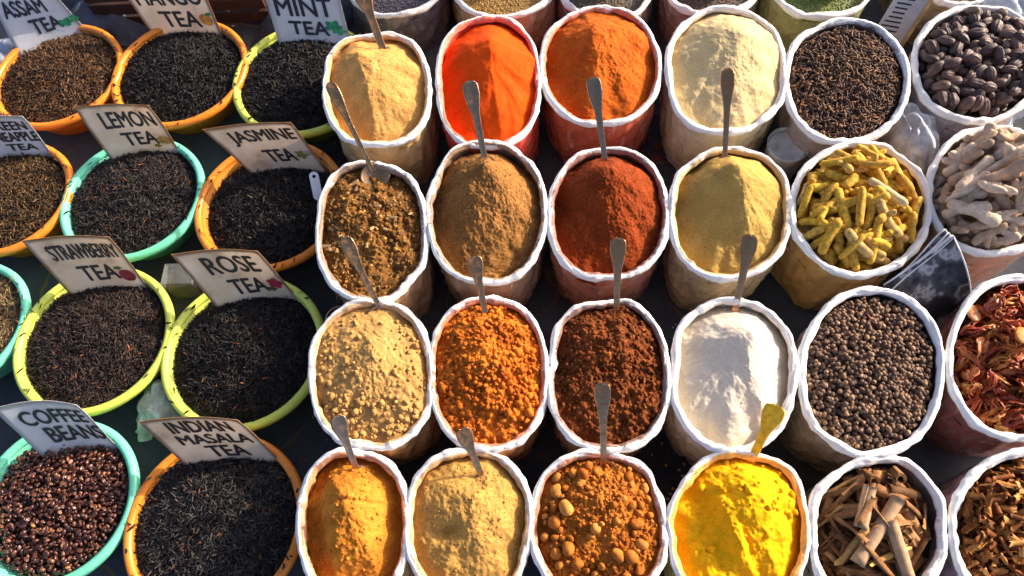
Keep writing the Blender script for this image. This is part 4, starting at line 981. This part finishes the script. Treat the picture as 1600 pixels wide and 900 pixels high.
def paper2():
    t = NT('white_sign_card'); nt = t.t
    c = t.ramp(t.noise(18, 5), [(0.3, (.58, .58, .60)), (0.65, (.70, .70, .72))]); e = t.attr('edge').outputs['Fac']
    c = t.mix(t.math('MULTIPLY', e, .35), c, (.40, .33, .26))
    t.set(Base_Color=c, Roughness=.4)
    tr = t.n('ShaderNodeBsdfTranslucent'); t.l(c, tr.inputs[0]); mx = t.n('ShaderNodeMixShader'); mx.inputs[0].default_value = .3
    t.l(t.b.outputs[0], mx.inputs[1]); t.l(tr.outputs[0], mx.inputs[2]); t.l(mx.outputs[0], nt.nodes['Material Output'].inputs[0])
    return t.m
PAPER2 = paper2()
INK = simple_mat('sign_ink', (.018, .017, .02), .45, .1)
def text_mesh(body):
    cu = bpy.data.curves.new('lettering', 'FONT'); cu.body = body; cu.size = 1; cu.resolution_u = 3
    ob = bpy.data.objects.new('lettering', cu); COL.objects.link(ob); dg = bpy.context.evaluated_depsgraph_get()
    me = bpy.data.meshes.new_from_object(ob.evaluated_get(dg)); bpy.data.objects.remove(ob); bpy.data.curves.remove(cu)
    v = np.empty(len(me.vertices) * 3); me.vertices.foreach_get('co', v); v = v.reshape(-1, 3)
    me.calc_loop_triangles(); tri = np.array([t_.vertices[:] for t_ in me.loop_triangles]); bpy.data.meshes.remove(me)
    mn, mx = v.min(0), v.max(0); v = (v - mn) / np.maximum(mx - mn, 1e-6)
    return v[:, :2], tri
def sign(k, q4, dz, lines, label, mat=None, fruit=(), bulge=.005, z0=None, ext=1.3):
    mat = mat or PAPER; z0 = ZB + .002 if z0 is None else z0
    TL, TR, BR_, BL = (at(*q4[0], z0 + dz), at(*q4[1], z0 + dz), at(*q4[2], z0), at(*q4[3], z0))
    nrm = np.cross(TR - TL, BL - TL); nrm /= np.linalg.norm(nrm)
    if nrm @ (CAMP - TL) < 0: nrm = -nrm
    g = sum(map(ord, k))
    def P(s_, t_, off=0):
        s_ = np.asarray(s_, float)[..., None]; t_ = np.asarray(t_, float)[..., None]
        p = (TL * (1 - s_) + TR * s_) * (1 - t_) + (BL * (1 - s_) + BR_ * s_) * t_
        return p + nrm * (-bulge * 1.6 * np.sin(np.pi * s_) * (1 - .4 * t_) + .0016 * vnoise(s_ * 2 + g, t_ * 2, 3) + .004 * np.maximum(0, .25 - t_) * 4 * (s_ - .3) + off)
    n, m = 14, 18; Tg, Sg = np.meshgrid(np.linspace(0, ext, n), np.linspace(0, 1, m), indexing='ij')
    edge = np.clip(1 - np.minimum(np.minimum(Sg, 1 - Sg) / .09, Tg / .13), 0, 1)
    F_, Bk = P(Sg, Tg).reshape(-1, 3), P(Sg, Tg, -.0009).reshape(-1, 3); N = n * m
    q = np.vstack([gridq(n, m), gridq(n, m)[:, ::-1] + N])
    for lst in ([i * m for i in range(n)], [i * m + m - 1 for i in range(n)], list(range(m))):
        q = np.vstack([q, [(lst[i], lst[i + 1], lst[i + 1] + N, lst[i] + N) for i in range(len(lst) - 1)]])
    root = link('tea_sign', mesh('tea_sign', np.vstack([F_, Bk]), q, attrs={'edge': np.tile(edge.ravel(), 2)}), mat); tag(root, label, 'sign', 'paper signs standing in the bowls')
    for body, s0, s1, t0, t1 in lines:
        v, tri = text_mesh(body); wd = .008; pv = np.vstack([P(lerp(s0, s1, v[:, 0]) + dx_, lerp(t1, t0, v[:, 1]) + dy_, .0010 + kk * .00006) for kk, (dx_, dy_) in enumerate(((0, 0), (wd, 0), (-wd, 0), (0, wd * 1.2), (0, -wd * 1.2)))])
        link('lettering', mesh('lettering', pv, tris=np.vstack([tri + kk * len(v) for kk in range(5)]), smooth=False), INK, root)
    for kind, s_, t_, rs, rt_, colr in fruit:
        a = np.linspace(0, 2 * np.pi, 28, endpoint=False)
        if kind == 'leaf': rr = .55 + .45 * np.abs(np.cos(a * 2.5 + .4)) + .06 * np.cos(a * 11)
        elif kind == 'heart': rr = .8 - .18 * np.sin(a) + .15 * np.abs(np.cos(a))
        elif kind == 'rose': rr = .85 + .12 * np.cos(a * 5)
        else: rr = .92 + .06 * np.cos(a * 2 + 1)
        pv = P(s_ + rs * rr * np.cos(a), t_ - rt_ * rr * np.sin(a), .0014); ct = P(np.array([s_]), np.array([t_]), .0015)
        mname = 'printed_' + '_'.join(str(int(x * 100)) for x in colr)
        fm = bpy.data.materials.get(mname) or simple_mat(mname, colr, .45, .5, 130)
        link('fruit_picture', mesh('fruit_picture', np.vstack([pv, ct]), tris=[(i, (i + 1) % 28, 28) for i in range(28)]), fm, root)
GR, GR2 = (.02, .22, .08), (.04, .30, .10)
sign('assam', [(-28, -22), (72, -22), (127, 38), (22, 73)], .085, [('ASSAM', .10, .72, .28, .56), ('TEA', .36, .78, .66, .93)], 'white ASSAM TEA sign with green leaves', PAPER2, [('leaf', .84, .86, .12, .10, GR), ('leaf', .98, .82, .07, .1, GR2)], bulge=.001)
sign('mango', [(178, -30), (308, -36), (343, 44), (230, 42)], .09, [('MANGO', .10, .92, .20, .53), ('TEA', .28, .78, .66, .98)], 'MANGO TEA sign with an orange mango picture', PAPER, [('round', .87, .83, .09, .13, (.62, .24, .02)), ('leaf', .93, .72, .05, .04, GR)], bulge=.001)
sign('mint', [(405, -38), (520, -40), (547, 62), (432, 56)], .085, [('MINT', .10, .86, .37, .65), ('TEA', .22, .74, .74, .95)], 'white MINT TEA sign with green mint leaves', PAPER2, [('leaf', .82, .80, .13, .10, GR), ('leaf', .88, .87, .10, .07, GR2)], bulge=.001)
sign('pineapple', [(-68, 186), (36, 180), (76, 234), (-28, 240)], .075, [('GREEN', .30, .92, .16, .40), ('PINEAPPLE', .22, .98, .46, .72), ('TEA', .42, .86, .80, .98)], 'GREEN PINEAPPLE TEA sign at the photo edge', PAPER2, bulge=.002)
sign('lemon', [(115, 168), (233, 163), (276, 228), (166, 240)], .085, [('LEMON', .22, .92, .16, .50), ('TEA', .34, .80, .62, .90)], 'brown edged LEMON TEA sign with a yellow lemon picture', PAPER, [('round', .88, .84, .10, .10, (.55, .30, .04)), ('leaf', .75, .95, .06, .05, (.25, .2, .02))])
sign('jasmine', [(316, 203), (455, 190), (501, 254), (385, 264)], .085, [('JASMINE', .17, .93, .14, .48), ('TEA', .38, .74, .62, .92)], 'brown edged JASMINE TEA sign with a small flower picture', PAPER, [('leaf', .83, .78, .08, .11, (.20, .17, .05)), ('leaf', .92, .75, .05, .07, (.35, .3, .2))])
sign('straw', [(33, 377), (172, 368), (224, 440), (101, 452)], .09, [('STRAWBERRY', .16, .95, .16, .45), ('TEA', .32, .76, .60, .90)], 'brown edged STRAWBERRY TEA sign with a red berry picture', PAPER, [('heart', .86, .82, .10, .15, (.33, .03, .035)), ('leaf', .80, .68, .06, .04, (.05, .12, .02))])
sign('rose', [(267, 398), (403, 390), (456, 454), (330, 472)], .09, [('ROSE', .24, .84, .14, .50), ('TEA', .34, .76, .64, .94)], 'brown edged ROSE TEA sign with a dark red rose picture', PAPER, [('rose', .88, .78, .10, .13, (.30, .02, .035)), ('leaf', .80, .90, .07, .06, (.05, .08, .02))])
sign('coffee', [(-14, 640), (120, 632), (176, 690), (58, 706)], .085, [('COFFEE', .15, .93, .18, .48), ('BEANS', .28, .98, .56, .90)], 'pale grey COFFEE BEANS sign curling at the top', PAPER2, bulge=.008)
sign('masala', [(216, 660), (372, 653), (431, 714), (284, 722)], .085, [('INDIAN', .20, .83, .08, .34), ('MASALA', .18, .92, .40, .62), ('TEA', .36, .76, .68, .95)], 'brown edged INDIAN MASALA TEA sign', PAPER)

# ------------------------------------------------------------------ small things between the sacks
def outline_plate(pts, c, d, n_, thick):
    """flat plate from 2-D points in the frame d (x), n_ x d (y)"""
    y = np.cross(n_, d); N = len(pts); top = [c + d * a + y * b + n_ * thick / 2 for a, b in pts]; bot = [c + d * a + y * b - n_ * thick / 2 for a, b in pts]
    return top, bot
def scoop():
    z0 = ZB - .004; Bp, Tp = at(500, 322, z0 - .01), at(489, 268, z0 + .035); d = (Tp - Bp) / np.linalg.norm(Tp - Bp); L = np.linalg.norm(Tp - Bp)
    s_ = np.cross(d, CAMP - Bp); s_ /= np.linalg.norm(s_); w = np.cross(s_, d); mb = MB(); K = 14; hole = .86
    out = []; inn = []
    for i in range(24):   # outer outline matched to the hole ring
        a = i / 24 * 2 * np.pi; x = math.cos(a); y = math.sin(a)
        if x > -.35: ox, oy = L * hole + x * .0085, y * .0085
        else: ox, oy = L * .30 + (x + .35) * .2 * L, y * .0095
        out.append((ox, oy)); inn.append((L * hole + x * .0032, y * .0032))
    V = [Bp + d * a + s_ * b + w * t_ for t_ in (.0012, -.0012) for lst in (out, inn) for a, b in lst]
    q = []
    for i in range(24):
        j = (i + 1) % 24; q += [(i, j, 24 + j, 24 + i), (48 + j, 48 + i, 72 + i, 72 + j), (j, i, 48 + i, 48 + j), (24 + i, 24 + j, 72 + j, 72 + i)]
    o = link('plastic_scoop', mesh('plastic_scoop', V, q, smooth=False), simple_mat('pale_blue_plastic', (.55, .62, .72), .35, .05)); tag(o, 'pale blue plastic scoop handle with a hole stuck in the jasmine tea', 'scoop')
scoop()
def clear_cup():
    p = at(1232, 226, .11); r = .036
    root = link('plastic_cup', mk_mesh('plastic_cup', [lathe([(0, 0), (r * .78, 0), (r * .95, .105), (r, .11), (r * 1.02, .108), (r * .97, .104), (r * .80, .003), (0, .003)])]), film_mat('cup_film', (.80, .83, .85), .24)); root.location = (p[0], p[1], .003)
    tag(root, 'clear plastic cup standing between the cream powder and the turmeric', 'cup')
    l = link('lid', mk_mesh('lid', [lathe([(0, .096), (r * .70, .096), (r * .74, .099), (r * .90, .099), (r * .90, .097), (r * .73, .0965), (r * .70, .094), (0, .094)])]), film_mat('lid_film', (.82, .85, .86), .42, .3), root)
clear_cup()
def crumpled(name, px, py, z, rx, ry, hgt, label, cat, mat, seed, rot=0):
    p = at(px, py, z); n, m = 44, 44; U, V_ = np.meshgrid(np.linspace(-1, 1, n), np.linspace(-1, 1, m), indexing='ij')
    rr = np.sqrt((np.abs(U) ** 2.6 + np.abs(V_) ** 2.6)); c, s_ = math.cos(rot), math.sin(rot)
    f = lambda a, b, k: np.abs(fbm(U * a + seed, V_ * b - seed, seed + k, 3))
    X = (U * c - V_ * s_) * rx * (1 + .25 * fbm(U * 2 + seed, V_ * 2, seed, 2)); Y = (U * s_ + V_ * c) * ry * (1 + .25 * fbm(U * 2, V_ * 2 + seed, seed + 3, 2))
    Z = hgt * (np.maximum(0, 1 - rr ** 2.2) + .32 * (f(1.3, 1.2, 1) - .3)) + .003
    T_ = np.stack([p[0] + X, p[1] + Y, p[2] - hgt + Z], -1); o = link(name, mesh(name, T_, gridq(n, m)), mat)
    tag(o, label, cat); return o
FILM = film_mat('bag_film', (.72, .75, .80), .50, .14)
crumpled('plastic_bag', 1438, 190, .150, .046, .075, .085, 'crumpled clear plastic bag between the cloves and dried ginger', 'bag', FILM, 4, .25)
crumpled('plastic_bag', 240, 628, .06, .042, .050, .050, 'crumpled clear plastic bag between the strawberry and rose bowls', 'bag', film_mat('bag_film_green', (.72, .80, .66), .55, .12), 9, -.2)
crumpled('plastic_bag', 1590, 20, .14, .07, .16, .10, 'grey plastic bag hanging behind the cardamom sack', 'bag', film_mat('bag_film_grey', (.48, .52, .58), .8, .2), 14, .1)
def small_box():
    p = at(283, 432, .05); mb = MB(); ax, ay = np.array([*(EX * .028), 0]), np.array([*(EY * .020), 0]); root = None
    box(mb, (p[0], p[1], .032), ax, ay, (0, 0, .030)); root = link('plastic_box', mb.mesh('plastic_box', False), film_mat('box_film', (.45, .46, .44), .14, .08)); tag(root, 'small clear plastic box of brown bits behind the ROSE sign', 'box')
    mb = MB(); box(mb, (p[0], p[1], .024), ax * .9, ay * .9, (0, 0, .020)); link('filling', mb.mesh('filling', False), simple_mat('box_filling', (.10, .065, .04), .7, .7, 160, .8), root)
small_box()
def strainer():
    p = at(530, 498, .10); a = np.linspace(0, 2 * np.pi, 49)[:-1]; r = .022
    ring = np.column_stack([p[0] + r * np.cos(a), p[1] + r * np.sin(a), np.full(48, .10)]); n = 8; V = []
    for i in range(48):
        rad = np.array([math.cos(a[i]), math.sin(a[i]), 0]); b = np.arange(n) / n * 2 * np.pi
        V.append(ring[i] + .0016 * (np.cos(b)[:, None] * rad + np.sin(b)[:, None] * np.array([0, 0, 1])))
    q = gridq(48, n, True); q = np.vstack([q, [(47 * n + j, 47 * n + (j + 1) % n, (j + 1) % n, j) for j in range(n)]])
    root = link('tea_strainer', mesh('tea_strainer', np.array(V), q), STEEL); tag(root, 'wire tea strainer between the rose tea bowl and tan powder sack', 'strainer')
    dish = lathe([(.0215, 0), (.019, -.010), (.012, -.017), (0, -.020), (0, -.019), (.011, -.016), (.018, -.0095), (.0205, 0)], 32, (p[0], p[1], .10)); link('mesh_bowl', mk_mesh('mesh_bowl', [dish]), simple_mat('strainer_mesh', (.10, .09, .085), .4, .4, 500, .5, .8), root)
    h0 = ring[12] ; h1 = at(521, 440, .15); link('handle', mk_mesh('handle', [tube(np.linspace(h0, h1, 6), .0014, 8)]), STEEL, root)
strainer()
def newspaper():
    """folded newspaper wedged upright between the turmeric, pepper and ginger sacks"""
    def pmat():
        t = NT('newsprint'); v = t.n('ShaderNodeMapping'); v.inputs['Scale'].default_value = (1, 1, 1); t.l(t.coord(), v.inputs[0])
        pic = t.ramp(t.noise(20, 3), [(0.44, (.022, .023, .030)), (0.54, (.075, .076, .088)), (.60, (.34, .34, .35)), (0.66, (.07, .07, .08))])
        t.set(Base_Color=pic, Roughness=.65, Specular_IOR_Level=.2); return t.m
    dark = pmat(); white = simple_mat('paper_edge', (.62, .60, .60), .7, .1)
    TL, TR, BR2, BL = at(1388, 455, .135), at(1487, 368, .200), at(1516, 470, .095), at(1440, 530, .045)
    nrm = np.cross(BL - TL, TR - TL); nrm /= np.linalg.norm(nrm)
    if nrm @ (CAMP - TL) < 0: nrm = -nrm
    acr = (TL - BL) / np.linalg.norm(TL - BL); K, Mv = 20, 14; root = None
    for k in range(5):
        V = np.zeros((2, K, Mv, 3))
        for i in range(K):
            t = i / (K - 1)
            for j in range(Mv):
                q = j / (Mv - 1)
                p = (TL * (1 - t) + TR * t) * (1 - q) + (BL * (1 - t) + BR2 * t) * q
                p = p + nrm * (.016 * math.sin(math.pi * min(1, q * .9 + .1)) * (.6 + .4 * t) - .0022 * k * (1 + .8 * math.sin(t * 4 + k))) + acr * ((.0035 * k * (1 - t * .6) + .0015 * math.sin(t * 6 + k * 2)) * (1 - q))
                V[0, i, j] = p; V[1, i, j] = p - nrm * .0006
        N = K * Mv
        q4 = np.vstack([gridq(K, Mv), gridq(K, Mv)[:, ::-1] + N] + [[(l[i], l[i + 1], l[i + 1] + N, l[i] + N) for i in range(len(l) - 1)] for l in ([i * Mv for i in range(K)], [i * Mv + Mv - 1 for i in range(K)], list(range(Mv)), [(K - 1) * Mv + j for j in range(Mv)])])
        o = link('newspaper' if k == 0 else 'page', mesh('page', V.reshape(-1, 3), q4), dark, root)
        if k == 0: root = o; tag(o, 'folded dark printed newspaper wedged between the turmeric and ginger sacks', 'newspaper')
        link('page_edge', mk_mesh('page_edge', [tube(V[0, :, 0] + acr * .0004, .0013, 6), tube(V[0, -1, :], .0012, 6)]), white, root)
newspaper()
def clipboard():
    c = at(1412, 18, .11); up = np.array([*(EX * .30 + EY * .35), .9]); up /= np.linalg.norm(up); sd_ = np.array([*(EX * .95 - EY * .3), 0]); sd_ /= np.linalg.norm(sd_); nn = np.cross(sd_, up); nn /= np.linalg.norm(nn)
    if nn[1] > 0: nn = -nn
    mb = MB(); box(mb, c, sd_ * .028, up * .085, nn * .003); root = link('notice_board', mb.mesh('notice_board', False), simple_mat('board_paper', (.50, .50, .53), .6, .1)); tag(root, 'small leaning notice board with a wooden edge behind the clove sack', 'board')
    mb = MB(); box(mb, c + sd_ * .0315, sd_ * .0034, up * .088, nn * .006); link('wooden_edge', mb.mesh('wooden_edge', False), simple_mat('pine_edge', (.50, .30, .12), .6, .3, 60), root)
    mb = MB()
    for i in range(16): box(mb, c + nn * .0034 + up * (.06 - .009 * i) - sd_ * .008, sd_ * (.014 + .003 * math.sin(i * 7)), up * .0014, nn * .0004)
    link('printed_lines', mb.mesh('printed_lines', False), INK, root)
    mb = MB(); box(mb, c + nn * .0036 + up * .045 + sd_ * .016, sd_ * .005, up * .018, nn * .0004); link('red_mark', mb.mesh('red_mark', False), simple_mat('red_print', (.45, .03, .02), .5), root)
clipboard()
def crate():
    c = at(285, 12, .06); ax = np.array([*EX, 0]); ay = np.array([*EY, 0]); wood = simple_mat('dark_wood', (.045, .022, .016), .6, .4, 30, .4)
    root = bpy.data.objects.new('wooden_crate', None); COL.objects.link(root); tag(root, 'dark brown slatted wooden crate behind the mango tea bowl', 'crate')
    o3 = np.array([c[0], c[1] + .11, 0]); root.location = o3
    for i in range(4):
        for sg in (-1, 1):
            mb = MB(); box(mb, ay * sg * .10 + np.array([0, 0, .022 + .036 * i]), ax * .19, ay * .005, (0, 0, .014)); link('slat', mb.mesh('slat', False), wood, root)
            mb = MB(); box(mb, ax * sg * .186 + np.array([0, 0, .022 + .036 * i]), ax * .005, ay * .093, (0, 0, .014)); link('slat', mb.mesh('slat', False), wood, root)
    for sx in (-1, 1):
        for sy in (-1, 1):
            mb = MB(); box(mb, ax * sx * .176 + ay * sy * .09 + np.array([0, 0, .075]), ax * .0045, ay * .0045, (0, 0, .073)); link('corner_post', mb.mesh('corner_post', False), wood, root)
    mb = MB(); box(mb, np.array([0, 0, .006]), ax * .18, ay * .09, (0, 0, .003)); link('bottom_board', mb.mesh('bottom_board', False), wood, root)
crate()
crumpled('folded_cloth', 150, 8, .05, .085, .07, .05, 'blue grey cloth bundled between the assam and mango bowls', 'cloth', simple_mat('blue_grey_cloth', (.075, .085, .115), .8, .35, 30), 21)
crumpled('folded_cloth', 5, 72, .05, .07, .05, .045, 'pale printed cloth bunched beside the assam tea bowl', 'cloth', simple_mat('pale_cloth', (.34, .37, .44), .8, .35, 25), 33)
crumpled('folded_cloth', 470, 28, .03, .10, .08, .03, 'dark blue cloth bunched behind the mint tea bowl', 'cloth', simple_mat('dark_blue_cloth', (.03, .035, .05), .8, .35, 25), 41)

def spills():
    V, F = ICO1
    for k, n in (('B1', 130), ('C1', 110), ('A1', 90), ('B2', 120), ('C2', 120), ('B3', 170), ('C3', 130), ('A3', 120), ('D3', 120), ('C4', 150), ('D4', 200), ('A4', 120), ('B4', 110)):
        Sk = S[k]; mb = MB()
        for i in range(n):
            a = rng.uniform(0, 2 * np.pi); e = s_inner(Sk, a, 'outer')
            if i < n * .45:      # dusting on the collar
                r = e - RT * rng.uniform(.3, 1.7); z = Sk.h + RT * 1.02; f = rng.uniform(.0004, .0011)
            else:                # fallen on the cloth
                r = e * .95 + abs(rng.normal()) * .05; z = .002; f = rng.uniform(.0006, .0030) ** 1
            mb.add(V * f * rng.uniform(.6, 1.2, 3) @ rrot().T + (Sk.c[0] + r * math.cos(a), Sk.c[1] + r * math.sin(a), z), t=F, c=(1, 1, 1))
        tag(link('spilled_crumbs', mb.mesh('spilled_crumbs'), bpy.data.materials['powder_' + k]), 'spilled crumbs around the ' + Sk.label, 'crumbs', kind='stuff')
spills()
